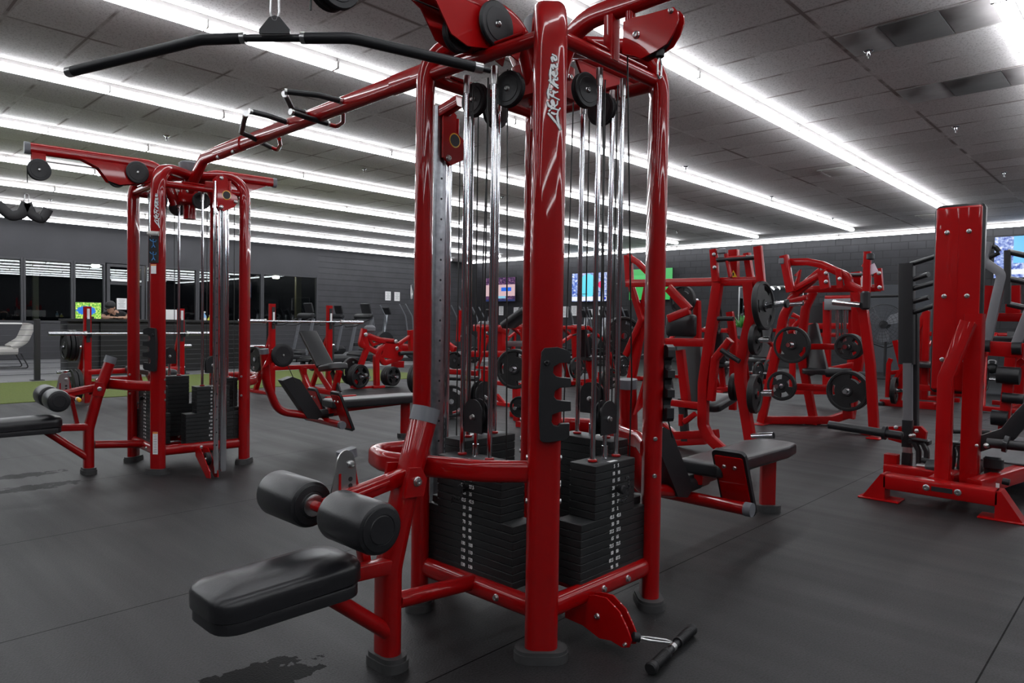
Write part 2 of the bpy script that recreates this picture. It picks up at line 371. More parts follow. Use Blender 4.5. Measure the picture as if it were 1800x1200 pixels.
# walls
def wallmat(name, col, rot=None, bw=.4, rh=.2):
    m_, N, L, b = nodes(name)
    tc = nd(N, 'ShaderNodeTexCoord'); sep = nd(N, 'ShaderNodeSeparateXYZ'); L.new(tc.outputs['Object'], sep.inputs[0]); cb = nd(N, 'ShaderNodeCombineXYZ')
    L.new(M2(N, L, 'ADD', sep.outputs['X'], sep.outputs['Y']), cb.inputs[0]); L.new(sep.outputs['Z'], cb.inputs[1])
    br = nd(N, 'ShaderNodeTexBrick'); L.new(cb.outputs[0], br.inputs[0]); br.inputs['Scale'].default_value = 1; br.inputs['Brick Width'].default_value = bw; br.inputs['Row Height'].default_value = rh
    br.inputs['Mortar Size'].default_value = .009; br.inputs['Mortar Smooth'].default_value = .3; br.inputs['Color1'].default_value = (*col, 1); br.inputs['Color2'].default_value = (col[0]*1.12, col[1]*1.12, col[2]*1.1, 1); br.inputs['Mortar'].default_value = (col[0]*.6, col[1]*.6, col[2]*.6, 1)
    n = nd(N, 'ShaderNodeTexNoise'); n.inputs['Scale'].default_value = 2.5; n.inputs['Detail'].default_value = 6; L.new(tc.outputs['Object'], n.inputs['Vector'])
    mx = nd(N, 'ShaderNodeMixRGB', blend_type='MULTIPLY'); mx.inputs[0].default_value = .6; L.new(br.outputs[0], mx.inputs[1]); L.new(ramp(N, L, n.outputs[0], [(.3, (.7, .7, .7)), (.7, (1.2, 1.2, 1.2))]), mx.inputs[2])
    L.new(mx.outputs[0], b.inputs['Base Color']); b.inputs['Roughness'].default_value = .6
    bp = nd(N, 'ShaderNodeBump'); bp.inputs['Distance'].default_value = .01; L.new(M2(N, L, 'ADD', M2(N, L, 'MULTIPLY', br.outputs['Fac'], -1), M2(N, L, 'MULTIPLY', n.outputs[0], .4)), bp.inputs['Height']); L.new(bp.outputs[0], b.inputs['Normal'])
    return m_
BLOCK = wallmat('black_painted_block', (.022, .022, .026)); BLOCK2 = wallmat('grey_painted_board', (.05, .05, .056), bw=40, rh=.2)
PLAIN = mat('charcoal_paint', (.046, .046, .052), .6, noise=(1.3, .15))
struct(MB(BLOCK).box((X1+.1, (YA+YB)/2, CEIL/2), (.2, YB-YA+.4, CEIL), bev=0), 'wall_back')
struct(MB(PLAIN).box((X0-.1, (YA+YB)/2, CEIL/2), (.2, YB-YA+.4, CEIL), bev=0), 'wall_front')
struct(MB(PLAIN).box(((X0+X1)/2, YA-.1, CEIL/2), (X1-X0, .2, CEIL), bev=0), 'wall_right')
WZ0, WZ1, WXE = .98, 2.68, 13.05
w = MB(PLAIN).box(((X0+WXE)/2, YB+.1, (WZ1+CEIL)/2), (WXE-X0, .2, CEIL-WZ1), bev=0)
w.box(((X0+6.4)/2, YB+.1, WZ0/2), (6.4-X0, .2, WZ0), bev=0).box(((7.35+WXE)/2, YB+.1, WZ0/2), (WXE-7.35, .2, WZ0), bev=0)
struct(w, 'wall_left')
struct(MB(BLOCK2).box(((WXE+X1)/2, YB+.1, CEIL/2), (X1-WXE, .2, CEIL), bev=0), 'wall_left')
# window band: mullions, glass, door
FR = mat('dark_window_frame', (.05, .05, .056), .5, 0)
mg, N, L, b = nodes('window_glass')
N.remove(b); g = nd(N, 'ShaderNodeBsdfGlossy'); g.inputs['Roughness'].default_value = .004; t = nd(N, 'ShaderNodeBsdfTransparent'); t.inputs[0].default_value = (.6, .65, .65, 1)
fr = nd(N, 'ShaderNodeFresnel'); fr.inputs[0].default_value = 1.7; ms = nd(N, 'ShaderNodeMixShader'); L.new(fr.outputs[0], ms.inputs[0]); L.new(t.outputs[0], ms.inputs[1]); L.new(g.outputs[0], ms.inputs[2]); L.new(ms.outputs[0], N['Material Output'].inputs[0])
GLASS = mg
mull = [-4.5, -2.2, .2, 2.6, 4.42, 5.56, 6.35]
k = 1
edges = mull+[7.4, 8.9, 11.0, WXE]
for a, c in zip(edges[:-1], edges[1:]):
    if abs(a-6.35) < .01: continue
    w = MB(FR)
    for xx in (a+.028, c-.028): w.box((xx, YB+.05, (WZ0+WZ1)/2), (.052, .12, WZ1-WZ0-.002))
    w.box(((a+c)/2, YB+.05, WZ0+.03), (c-a-.004, .135, .06)).box(((a+c)/2, YB+.05, WZ1-.03), (c-a-.1, .11, .06))
    f = struct(w, 'window_%d' % k)
    gl = MB(GLASS).box(((a+c)/2, YB+.06, (WZ0+WZ1)/2), (c-a-.08, .006, WZ1-WZ0-.1), bev=0).build('window_pane', f)
    k += 1
w = MB(FR)
for xx in (6.42, 7.33): w.box((xx, YB+.05, 1.33), (.09, .14, 2.66))
w.box((6.875, YB+.05, 2.62), (.84, .12, .08)).box((6.875, YB+.05, 2.12), (.84, .12, .09)).box((6.875, YB+.05, .1), (.84, .1, .2))
d = struct(w, 'door_1'); MB(GLASS).box((6.875, YB+.06, 1.15), (.84, .006, 1.85), bev=0).build('door_pane', d)
MB(GLASS).box((6.875, YB+.06, 2.34), (.84, .006, .36), bev=0).build('transom_pane', d)
MB(STEEL).box((6.875, YB-.03, 2.2), (.8, .05, .06)).build('door_closer', d)
# outside in the dark: ground, canopy posts, a parked car
GND = mat('dark_asphalt', (.02, .02, .02), .8)
o = MB(GND).box((6, YB+15.2, -.05), (60, 30, .1), bev=0).build('ground_outside'); o['kind'] = 'structure'
BEI = mat('beige_post', (.42, .36, .24), .6)
for p in (spot(62, 500, Y=YB+1.6), spot(524, 500, Y=YB+1.6)):
    single(MB(BEI).box((p.x, p.y, 1.6), (.14 if p.x < 8 else .2, .14, 3.2)), 'canopy_post', 'beige post outside the window '+('behind the white lounge chair' if p.x < 8 else 'at the far end, beside the grey wall'), 'post', (p.x, p.y, 0))
# canopy outside with two lamps
single(MB(mat('canopy_paint', (.2, .19, .17), .7)).box((4.5, YB+2.6, 3.55), (24, 4.6, .15), bev=.01), 'entrance_canopy', 'dark canopy over the pavement outside the windows', 'canopy', (4.5, YB+2.6, 3.55))
for (x_, y_, w_) in ((168, 467, 'outside the glass door'), (485, 487, 'outside the far windows')):
    p = spot(x_, y_, Y=YB+2.4); t = thing('canopy_lamp', 'bright white lamp under the canopy '+w_, 'outdoor lamp', (p.x, p.y, 3.47))
    MB(LAMPW).box((p.x, p.y, 3.44), (.34, .34, .06)).bar([(p.x, p.y, 3.44), (p.x, p.y, p.z+.08)], .04, .04).build('lamp_housing', t)
    MB(mat('outdoor_lamp_glow', (1, 1, 1), .5, emit=(1, .9, .7), es=60)).box((p.x, p.y, p.z), (.2, .2, .1), bev=.02).build('lamp_lens', t); end_ = 0
ORG[0] = Vector((0, 0, 0))
# baseboard strip under the back-wall lights
struct(MB(mat('trim_black', (.02, .02, .022), .5)).box((X1-.02, (YA+YB)/2, .06), (.03, YB-YA, .12)), 'baseboard_back')

# sprinklers
def make_sprinkler():
    t = thing('fire_sprinkler', '', 'sprinkler', (0, 0, 0), 'fire sprinklers on the ceiling')
    b = MB(CHROME); b.lathe([(.04, 0), (.042, -.006), (.03, -.016), (.018, -.02), (.016, -.03), (.014, -.045), (.011, -.05), (0, -.05)], (0, 0, 0), (0, 0, 1), 14).build('escutcheon', t)
    b = MB(STEEL); b.tube([(.012, 0, -.045), (.014, 0, -.06), (.003, 0, -.078)], .0028, 0, 6).tube([(-.012, 0, -.045), (-.014, 0, -.06), (-.003, 0, -.078)], .0028, 0, 6)
    b.lathe([(0, -.076), (.019, -.078), (.019, -.081), (0, -.083)], (0, 0, 0), (0, 0, 1), 12); b.build('deflector', t); return t
sp0 = make_sprinkler(); first = True
SPR = [(1527, 88, 'beside the nearer dark air return'), (1680, 222, 'under the right side, before the farther air return'), (1765, 302, 'nearest the right edge'), (1205, 292, 'just right of the front tower'), (1463, 383, 'above the tall iso-lateral press'),
       (1356, 345, 'left of the lower row of lights on the right'), (560, 100, 'behind the end of the lat bar bend'), (640, 296, 'over the pull-up beam'), (293, 238, 'above the rear tower'), (173, 302, 'over the rear lat arm'), (475, 342, 'right of the rear tower top'), (883, 345, 'between the front guide rods'),
       (1060, 375, 'behind the right guide rods'), (1190, 405, 'above the lat pulldown machine'), (88, 350, 'above the black hanging straps'), (698, 375, 'left of the front tower'), (855, 440, 'far, near the back corner')]
for x, y, wh in SPR:
    p = spot(x, y, Z=CEIL); o = sp0 if first else copy_tree(sp0); first = False
    o.location = (p.x, p.y, CEIL); o['label'] = 'small chrome fire sprinkler on ceiling '+wh
# air vents
def vent(x, y, lb):
    p = spot(x, y, Z=CEIL); t = thing('ceiling_vent', lb, 'air vent', (p.x, p.y, CEIL))
    b = MB(LAMPW)
    for s in (-1, 1): b.box((p.x+s*.28, p.y, CEIL-.008), (.05, .6, .02)).box((p.x, p.y+s*.28, CEIL-.008), (.6, .05, .02))
    b.build('frame', t)
    for q in range(5): MB(LAMPW).box((p.x-.18+q*.09, p.y, CEIL-.012), (.05, .5, .006), rot=Matrix.Rotation(R(35), 3, 'Y')).build('slat', t)
    MB(BLACKINK).box((p.x, p.y, CEIL-.002), (.52, .52, .004), bev=0).build('backing', t)
vent(1482, 300, 'white square louvred air vent in the ceiling nearer of two'); vent(1642, 379, 'white square louvred air vent in the ceiling farther, behind red backboard')
# ================================================================== CABLE TOWERS (local frame: +Z up, lat station towards -X, row station towards +X)
OVAL = lambda w, d: rrect(w, d, d*.48, 5)
def pulley(name, p, axis, r, t, parent, th=.03):
    b = MB(PLASTIC); h = th/2
    b.lathe([(0, -h+.004), (.014, -h+.004), (.014, -h), (r*.72, -h-.002), (r*.74, -h), (r*.95, -h), (r, -h+.004), (r*.93, 0), (r, h-.004), (r*.95, h), (r*.74, h), (r*.72, h+.002), (.014, h), (.014, h-.004), (0, h-.004)], p, axis, 32)
    b.bolt(Vector(p)+Vector(axis).normalized()*(h-.004), axis, .009); b.bolt(Vector(p)-Vector(axis).normalized()*(h-.004), -Vector(axis), .009)
    return b.build(name, parent)
def carabiner(p, d, up, parent=None, L=.075, name='carabiner'):
    """closed wire loop starting at p, pointing along d"""
    p, d, up = Vector(p), Vector(d).normalized(), Vector(up).normalized(); s = d.cross(up).normalized(); w = .013
    pts = [p+s*w*.4, p+s*w+d*L*.3, p+s*w*.9+d*L*.85, p+d*L, p-s*w*.9+d*L*.85, p-s*w+d*L*.3, p-s*w*.4, p+s*w*.4]
    return MB(STEEL).tube(pts, .0036, .012, 8).build(name, parent)
def stack(root, cx, cy, nx, ny, wlo, whi, top, nums, pin=True, shift=0):
    """column of iron plates with numbers on the outward face (normal nx,ny)"""
    Nv = Vector((nx, ny, 0)); T = Vector((-ny, nx, 0)); c = Vector((cx, cy, 0)); z0 = .195; n = 15; dz = (top-z0)/n; D = .13
    st = MB(STACK); Rm = Matrix((T, -Nv, Vector((0, 0, 1)))).transposed()
    def plate(w, z, first):
        b = MB(STACK); b.box(c+T*shift+Vector((0, 0, z)), (w, D, dz-.0010), rot=Rm, bev=.0022)
        b.m(BLACKINK).lathe([(.0055, 0), (.0055, .0008), (0, .0008)], c+T*shift+Nv*(D/2-.0004)+Vector((0, 0, z)), Nv, 10); return b
    base = plate(wlo, z0+dz/2, True).build('weight_stack', root)
    up = None; lo = None
    for k in range(1, n):
        w = wlo if k < 8 else whi
        z = z0+dz*(k+.5)
        if k == n-1:
            b = MB(STACK).box(c+T*shift+Vector((0, 0, z)), (w, D, dz-.0012), rot=Rm, bev=.002)
            b.m(WHITE).box(c+T*shift+Nv*.045+Vector((0, 0, z+dz/2-.0004)), (.05, .018, .001), rot=Rm, bev=0)
            b.build('top_plate', base); continue
        src = lo if k < 8 else up
        if src is None:
            o = plate(w, z, False).build('iron_plate', base); o['k'] = k
            if k < 8: lo = o
            else: up = o
        else:
            o = src.copy(); C.objects.link(o); o.parent = base; o.location = Vector((0, 0, dz*(k-src['k'])))
    # numbers, top down
    body = '\n'.join('%s    %s' % (s, s) for s in nums)
    zc = z0+dz*n/2+.008
    text('stack_numbers', body, .0195, INK, c+T*shift+Nv*(D/2+.0008)+Vector((0, 0, zc)), T, (0, 0, 1), base, line=dz*.955/.0195, off=.0005, sx=.84)
    for s_ in (-1, 1):
        q = c+T*(s_*.08)
        b = MB(CHROME).cyl(q+Vector((0, 0, .12)), q+Vector((0, 0, 2.185)), .0105, 16); b.m(STEEL).cyl(q+Vector((0, 0, 2.125)), q+Vector((0, 0, 2.195)), .0135, 16)
        b.m(RED).lathe([(.016, 0), (.019, .002), (.019, .008), (.013, .011), (.011, .011)], q+Vector((0, 0, top)), (0, 0, 1), 16); b.build('guide_rod', root)
    # shuttle: lifting rod and the pulley between two round-topped covers
    sh = MB(CHROME).cyl(c+Vector((0, 0, top)), c+Vector((0, 0, top+.11)), .0085, 12).cyl(c+Vector((0, 0, top)), c+Vector((0, 0, top+.055)), .013, 12).build('lifting_rod', root)
    pts = [(-.05, -.008), (.05, -.008), (.053, -.004), (.053, .075)]+[(.053*math.cos(R(a)), .075+.053*math.sin(R(a))) for a in range(15, 166, 15)]+[(-.053, .075), (-.053, -.004)]
    pb = MB(PLASTIC)
    for s_ in (-1, 1): pb.prism(pts, c+Nv*(s_*.0165)+Vector((0, 0, top+.11)), T, (0, 0, 1), .005)
    for s_ in (-1, 1): pb.bolt(c+Nv*(s_*.019)+Vector((0, 0, top+.165)), Nv*s_, .01)
    pb.box(c+Vector((0, 0, top+.118)), (.05, .03, .014), rot=Rm)
    pb.lathe([(.043, -.012), (.036, 0), (.043, .012)], c+Vector((0, 0, top+.17)), Nv, 24); pb.build('pulley_block', root)
    # cables up to the head of the tower
    for s_ in (-1, 1):
        q = c+T*(s_*.043)
        MB(CABLE).tube([q+Vector((0, 0, top+.17)), q*1.0+Vector((0, 0, 2.16))], .0031, 0, 8).build('cable', root)
    MB(CABLE).tube([c*.8+T*.11+Vector((0, 0, .2)), c*.75+T*.06+Vector((0, 0, 2.2))], .003, 0, 8).build('cable', root)
    if pin:
        q = c+T*shift+Nv*(D/2)+Vector((0, 0, z0+dz*11.5))
        b = MB(PLASTIC).lathe([(.006, -.02), (.006, .012), (.016, .014), (.018, .02), (.018, .036), (.014, .04), (0, .04)], q, Nv, 18)
        pts = []
        for k in range(60):
            a = k/59; ang = a*6.0
            cc = q+Nv*.045+T*(.03*math.sin(a*5.2)-.012*a)+Vector((0, 0, .045-.12*a+.02*math.sin(a*9)))
            pts.append(cc+T*(.005*math.cos(k*1.9))+Vector((0, 0, .005*math.sin(k*1.9))))
        b.tube(pts, .0028, 0, 6); b.build('selector_pin', root)
# brush-script lettering, stroke by stroke, as (across, height) on the face of the tube
_cp = Vector((-.345, -.335, 0))+Vector((2.21, 1.94, 0)); _cn = Vector((-.345, -.335, 0)).normalized(); _cr = Vector((0, 0, 1)).cross(_cn)
def _on_face(cx, cy):
    x, y = 860+cx/5, 60+cy/5; d = FWD*F_PX + RGT*(x-900) + UPV*(600-y); p0 = _cp+_cn*.0375
    t = (p0-EYEP).dot(_cn)/d.dot(_cn); q = EYEP+d*t-_cp; return (q.dot(_cr), q.z)
LOGO = [[_on_face(*q) for q in st] for st in (
 [(520, 697), (545, 725), (585, 775), (622, 835)], [(622, 835), (606, 775), (598, 720), (603, 680), (622, 652)],
 [(548, 690), (575, 702), (600, 700)], [(526, 674), (533, 668)],
 [(512, 600), (522, 628), (570, 655), (612, 668)], [(546, 655), (552, 612)],
 [(575, 640), (568, 605), (556, 580), (546, 592), (556, 620), (580, 632), (598, 618), (600, 590)],
 [(522, 562), (516, 520), (522, 480), (532, 440)], [(520, 520), (560, 548), (614, 576)], [(562, 545), (565, 505)],
 [(560, 500), (580, 514), (600, 508)], [(540, 488), (545, 482)],
 [(540, 425), (535, 360), (539, 310), (546, 268)], [(528, 405), (565, 440), (604, 474)],
 [(562, 428), (602, 450)], [(572, 432), (560, 406), (574, 396), (602, 408), (600, 385)],
 [(580, 378), (572, 345), (562, 328), (554, 345), (570, 366), (592, 368), (600, 345), (592, 318)],
 [(562, 305), (554, 276), (568, 270), (582, 292), (598, 290), (596, 262)],
 [(556, 240), (546, 206), (562, 202), (578, 230), (594, 226), (590, 195), (556, 178)])]
COLS = {'front': (-.345, -.335), 'right': (.345, -.345), 'left': (-.355, .335), 'back': (.345, .335)}
def column(root, key, logo=None, rack=None, placard=False):
    x, y = COLS[key]; n = Vector((x, y, 0)).normalized(); T = Vector((-n.y, n.x, 0)); p = Vector((x, y, 0))
    b = MB(RED)
    b.sweep([p+Vector((0, 0, .035)), p+Vector((0, 0, 1.2)), p+Vector((0, 0, 2.335)), p*.12+Vector((0, 0, 2.35))], OVAL(.118, .074), up=n, rad=.2, seg=9)
    for z in (.63, .565, .62): b.bolt(p+T*.05+Vector((0, 0, z)), T, .01)
    for z in (.72, .565): b.bolt(p-T*.052+Vector((0, 0, z)), -T, .01).bolt(p+T*.052+Vector((0, 0, z)), T, .01)
    col = b.build('column', root)
    f = MB(FOOT); prof = rrect(.195, .115, .055, 5)
    f.sweep([p, p+Vector((0, 0, .03))], prof, up=n, cap=True).sweep([p+Vector((0, 0, .03)), p+Vector((0, 0, .042))], [(a*.96, b_*.93) for a, b_ in prof], up=n)
    f.build('rubber_foot', col)
    right = Vector((0, 0, 1)).cross(n)        # screen-right when looking at the outward face
    if logo:
        q = p+n*.0375+Vector((0, 0, 1.985))
        up_ = -right
        for nm, wd, h0, mt_ in (('logo_outline', .0115, .0, BLACKINK), ('logo_letters', .0072, .0007, WHITE)):
            g = MB(mt_)
            for st_ in LOGO:
                P_ = [p+n*(.0374+h0)+right*a_+Vector((0, 0, z_)) for a_, z_ in st_]
                d0, d1 = (P_[0]-P_[1]).normalized()*wd*.3, (P_[-1]-P_[-2]).normalized()*wd*.3
                P_[0] = P_[0]+d0; P_[-1] = P_[-1]+d1
                g.sweep(P_, [(-wd/2, -.0002), (wd/2, -.0002), (wd/2, .0004), (-wd/2, .0004)], up=n, rad=.006, seg=3, scale=(lambda q: .62+.5*math.sin(min(1, q*1.15+.12)*math.pi)))
            g.build(nm, col)
    if rack:
        m_ = rack; out = [(-.03, .0), (-.036, .10), (-.036, .2), (-.03, .305), (-.02, .318), (.025, .322), (.062, .312), (.07, .3), (.07, .27), (.032, .268), (.012, .255), (.01, .235), (.02, .222), (.035, .218), (.072, .216), (.073, .186),
              (.035, .183), (.018, .172), (.015, .152), (.024, .14), (.04, .138), (.073, .136), (.074, .104), (.035, .1), (.01, .09), (.008, .065), (.015, .052), (.03, .05), (.036, .058), (.07, .06), (.07, .018), (.058, .004), (.0, -.006), (-.022, -.005)]
        r_ = right*m_
        cb = MB(PLASTIC).prism([(a*m_, z) for a, z in out], p+n*.056+Vector((0, 0, .792))+right*.012*m_, right, (0, 0, 1), .03)
        cb.bolt(p+n*.072+right*m_*.0+Vector((0, 0, 1.06)), n, .009, PLASTIC)
        bm_ = cb; o = bm_.build('handle_rack', col); md = o.modifiers.new('soft', 'BEVEL'); md.width = .004; md.segments = 2
    if placard:
        q = p+n*.041+Vector((0, 0, 1.70)); off = -right*.012
        Rm = Matrix((right, -n, Vector((0, 0, 1)))).transposed()
        b = MB(BLACKINK).box(q+off, (.082, .008, .2), rot=Rm, bev=.003); pl = b.build('exercise_placard', col)
        MB(mat('pale_rubber', (.55, .54, .5), .5)).cyl(q+off-right*.045+Vector((0, 0, .122)), q+off+right*.045+Vector((0, 0, .118)), .018, 14).build('placard_clip', col)
        g = MB(BLUE)
        for cz in (.045, -.05):
            o_ = q+off+n*.006+Vector((0, 0, cz))
            def P(a, z): return o_+right*a+Vector((0, 0, z))
            for path in ([P(0, .02), P(.002, -.01)], [P(.002, -.01), P(-.012, -.032)], [P(.002, -.01), P(.015, -.03)], [P(0, .014), P(-.02, .022), P(-.026, .032)], [P(0, .014), P(.02, .012), P(.025, .028)]): g.tube(path, .0028, 0, 6)
            g.sphere(P(0, .028), .005, 8)
        g.build('placard_figures', col)
        s = MB(WHITE).box(q+off+Vector((0, 0, -.145)), (.042, .002, .07), rot=Rm, bev=0); s.m(mat('orange_ink', (.8, .25, .02), .5)).box(q+off+n*.001+Vector((0, 0, -.116)), (.042, .002, .01), rot=Rm, bev=0); s.build('warning_label', col)
        s = MB(WHITE).box(p+n*.038+Vector((0, 0, .24)), (.04, .002, .17), rot=Rm, bev=0); s.m(BLACKINK)
        for k in range(12): s.box(p+n*.0394+Vector((0, 0, .17+k*.012)), (.028, .001, .003), rot=Rm, bev=0)
        s.m(mat('orange_ink', (.8, .25, .02), .5)).box(p+n*.0394+Vector((0, 0, .318)), (.04, .001, .012), rot=Rm, bev=0); s.build('warning_label', col)
    return col
def loop_bar(root, s, a, b, name):
    """guard bar bulging from one column round to the other on side s (-1 lat, +1 row)"""
    f, l = COLS[a], COLS[b]
    # near half
    bb = MB(RED)
    bb.sweep([(f[0]+s*.0, f[1]+.03, .665), (f[0]+s*.15, f[1]+.16, .668), (s*.6, .03, .672)], rrect(.05, .078, .022, 4), rad=.22, seg=8)
    bb.sweep([(l[0]+s*.0, l[1]-.005, .665), (s*.60, l[1]+.02, .668), (s*.66, .18, .672), (s*.62, .03, .672)], rrect(.05, .078, .022, 4), rad=.13, seg=8)
    bb.build(name, root)
def tower(name, label, group, near):
    root = thing(name, label, 'weight machine', (0, 0, 0))
    lab = dict(front=True, right=True, left=False, back=False)
    for k in COLS: column(root, k, logo=lab[k], rack={'front': 1 if near else -1, 'right': -1 if near else None}.get(k), placard=(not near and k == 'front'))
    # horizontal rails
    order = ['front', 'right', 'back', 'left']
    for i in range(4):
        a, b = Vector((*COLS[order[i]], 0)), Vector((*COLS[order[(i+1) % 4]], 0)); d = (b-a).normalized(); nrm = Vector((d.y, -d.x, 0))
        r = MB(RED).sweep([a+d*.02+Vector((0, 0, .172)), b-d*.02+Vector((0, 0, .172))], OVAL(.062, .078)); r.bolt((a+b)/2+nrm*.03+d*.14+Vector((0, 0, .172)), nrm).bolt((a+b)/2+nrm*.03-d*.02+Vector((0, 0, .172)), nrm); r.build('lower_rail', root)
        r = MB(RED).sweep([a+d*.02+Vector((0, 0, 2.205)), b-d*.02+Vector((0, 0, 2.205))], circ(.026, 14)); r.bar([a+d*.18+Vector((0, 0, 2.235)), b-d*.12+Vector((0, 0, 2.235))], .035, .012); r.build('upper_rail', root)
        # stack carrier: short beams to the middle
        c_ = (a+b)/2
        MB(RED).sweep([c_*.98+Vector((0, 0, .15)), c_*.2+Vector((0, 0, .15))], rrect(.05, .05, .008, 2)).build('stack_carrier', root)
    # central hub
    h = MB(RED2).box((0, 0, 2.19), (.2, .2, .15), bev=.01); h.cyl((0, 0, 2.0), (0, 0, 2.36), .05, 20)
    for q in (-1, 1):
        h.bolt((q*.05, -.101, 2.21), (0, -1, 0)).bolt((-.101, q*.05, 2.21), (-1, 0, 0))
    h.m(CAP).lathe([(.075, 2.37), (.085, 2.385), (.085, 2.45), (.07, 2.465), (0, 2.465)], (0, 0, 0), (0, 0, 1), 24)
    h.build('hub', root)
    A = ['5', '12.5', '20', '27.5', '35', '42.5', '50', '60', '70', '80', '90', '100', '110', '120', '130']
    B = ['5', '10', '15', '20', '25', '30', '35', '42.5', '50', '57.5', '65', '72.5', '80', '87.5', '95']
    stack(root, -.27, .095, -1, 0, .50, .37, .648, A, shift=.025)
    stack(root, .095, -.28, 0, -1, .44, .27, .648, B, shift=-.01)
    stack(root, .265, -.085, 1, 0, .44, .30, .70, A, pin=False)
    stack(root, -.09, .25, 0, 1, .44, .30, .70, B, pin=False)
    # head pulleys
    for (q, ax) in (((-.225, -.02, 2.11), (1, .15, 0)), ((-.2, .2, 2.12), (1, 0, 0)), ((.03, -.2, 2.13), (0.1, 1, 0)), ((.25, -.12, 2.12), (1, 0, 0)), ((-.02, .26, 2.12), (0, 1, 0))): pulley('head_pulley', q, ax, .07, 0, root)
    # ---- lat station on -X
    b = MB(RED).sweep([(-1.07, 0, 2.385), (-.14, 0, 2.395), (-.035, 0, 2.1)], OVAL(.056, .082), rad=.2, seg=9); arm = b.build('lat_arm', root)
    MB(CAP).sweep([(-1.1, 0, 2.385), (-1.062, 0, 2.385)], OVAL(.06, .087)).build('end_cap', arm)
    g = MB(RED2)
    for s_ in (-1, 1): g.prism([(-.74, 2.36), (-.16, 2.36), (-.2, 2.22), (-.27, 2.24), (-.3, 2.235), (-.47, 2.20), (-.55, 2.22), (-.62, 2.31)], (0, s_*.042, 0), (1, 0, 0), (0, 0, 1), .006)
    g.build('gusset_plate', arm)
    pulley('arm_pulley', (-.345, -.066, 2.31), (0, 1, 0), .085, 0, arm, .02); pulley('arm_pulley', (-.48, 0, 2.25), (0, 1, 0), .066, 0, arm, .03); pulley('arm_pulley', (-.345, .066, 2.31), (0, 1, 0), .085, 0, arm, .02)
    hp = (-1.01, 0, 2.235)
    b = MB(RED2)
    for s_ in (-1, 1): b.prism([(-.045, -.02), (.045, -.02), (.045, .12), (-.045, .12)], (hp[0], s_*.024, hp[2]), (1, 0, 0), (0, 0, 1), .005)
    b.build('pulley_bracket', arm)
    pulley('arm_pulley', (hp[0], -.035, hp[2]), (0, 1, 0), .078, 0, arm, .018); pulley('arm_pulley', (hp[0], .012, hp[2]), (0, 1, 0), .07, 0, arm)
    MB(CABLE).tube([(-.48, 0, 2.31), (hp[0], 0, 2.305)], .0032, 0, 8).build('cable', arm)
    MB(CABLE).tube([(hp[0]-.07, 0, hp[2]), (hp[0]-.07, 0, 2.14)], .0036, 0, 8).build('cable', arm)
    loop_bar(root, -1, 'front', 'left', 'guard_bar')
    # post
    b = MB(RED).sweep([(-.762, .01, .035), (-.762, .01, .34), (-.7, .01, .58), (-.605, .01, .86)], OVAL(.074, .108), up=(0, 1, 0), rad=.18, seg=6)
    b.prism([(-.05, -.05), (.03, -.055), (.045, .0), (.02, .045), (-.03, .05)], (-.70, .065, .645), (1, 0, 0), (0, 0, 1), .012).prism([(-.05, -.05), (.03, -.055), (.045, .0), (.02, .045), (-.03, .05)], (-.70, -.06, .645), (1, 0, 0), (0, 0, 1), .012)
    b.bolt((-.70, -.068, .645), (0, -1, 0), .014)
    post = b.build('post', root)
    f = MB(FOOT); f.sweep([(-.762, .01, 0), (-.762, .01, .032)], rrect(.105, .165, .045, 5), up=(0, 1, 0)); f.sweep([(-.762, .01, .03), (-.762, .01, .048)], rrect(.095, .155, .045, 5), up=(0, 1, 0)); f.build('rubber_foot', post)
    MB(CAP).sweep([(-.615, .01, .835), (-.598, .01, .885)], OVAL(.08, .114), up=(0, 1, 0)).build('post_cap', post)
    MB(RED).tube([(-.72, .01, .215), (-.36, .01, .185)], .03, 0, 14).build('foot_rail', post)
    # roller arm
    b = MB(RED).bar([(-.70, .01, .652), (-1.01, .01, .598)], .045, .05, c=.006); b.cyl((-1.01, -.28, .59), (-1.01, .31, .59), .017, 14)
    b.bar([(-.78, .012, .662), (-.96, .012, .632)], .02, .01).bar([(-.78, -.016, .645), (-.96, -.016, .614)], .006, .012, up=(0, 0, 1))
    b.cyl((-.905, 0, .605), (-.86, -.09, .583), .013, 12)
    ra = b.build('roller_arm', root)
    MB(YELLOW).lathe([(.0155, 0), (.0155, .02), (.013, .028), (.006, .032), (0, .033)], (-.852, -.106, .579), (.1, -1, -.22), 16).build('yellow_knob', ra)
    MB(WHITE).lathe([(.0157, 0), (.0157, .012)], (-.858, -.094, .582), (.1, -1, -.22), 16).build('knob_collar', ra)
    for y0, y1 in ((-.29, -.055), (.09, .335)):
        Rr = .078
        q = MB(LEATHER).lathe([(.03, 0), (Rr-.016, .0), (Rr-.004, .006), (Rr, .02), (Rr, (y1-y0)-.02), (Rr-.004, (y1-y0)-.006), (Rr-.016, y1-y0), (.03, y1-y0)], (-1.01, y0, .59), (0, 1, 0), 36)
        rp = q.build('roller_pad', root)
        e = MB(PLASTIC).lathe([(0, -.006), (Rr*.52, -.006), (Rr*.56, -.003), (Rr*.58, -.005), (Rr*.82, -.002), (Rr*.83, .002)], (-1.01, y0, .59), (0, 1, 0), 32); e.build('end_disc', rp); MB(PLASTIC).lathe([(Rr*.83, 0), (Rr*.8, .004), (Rr*.3, .004)], (-1.01, y1-.002, .59), (0, 1, 0), 28).build('end_disc', rp)
        if y0 > 0: MB(STEEL).lathe([(.036, 0), (.036, .014), (.03, .016), (.018, .016)], (-1.01, y0+.002, .59), (0, -1, 0), 24).build('collar', rp)
    # adjuster upright behind the rollers
    b = MB(RED).bar([(-.83, .05, .36), (-.905, .05, .74)], .03, .04, up=(0, 1, 0)); au = b.build('adjuster_upright', root)
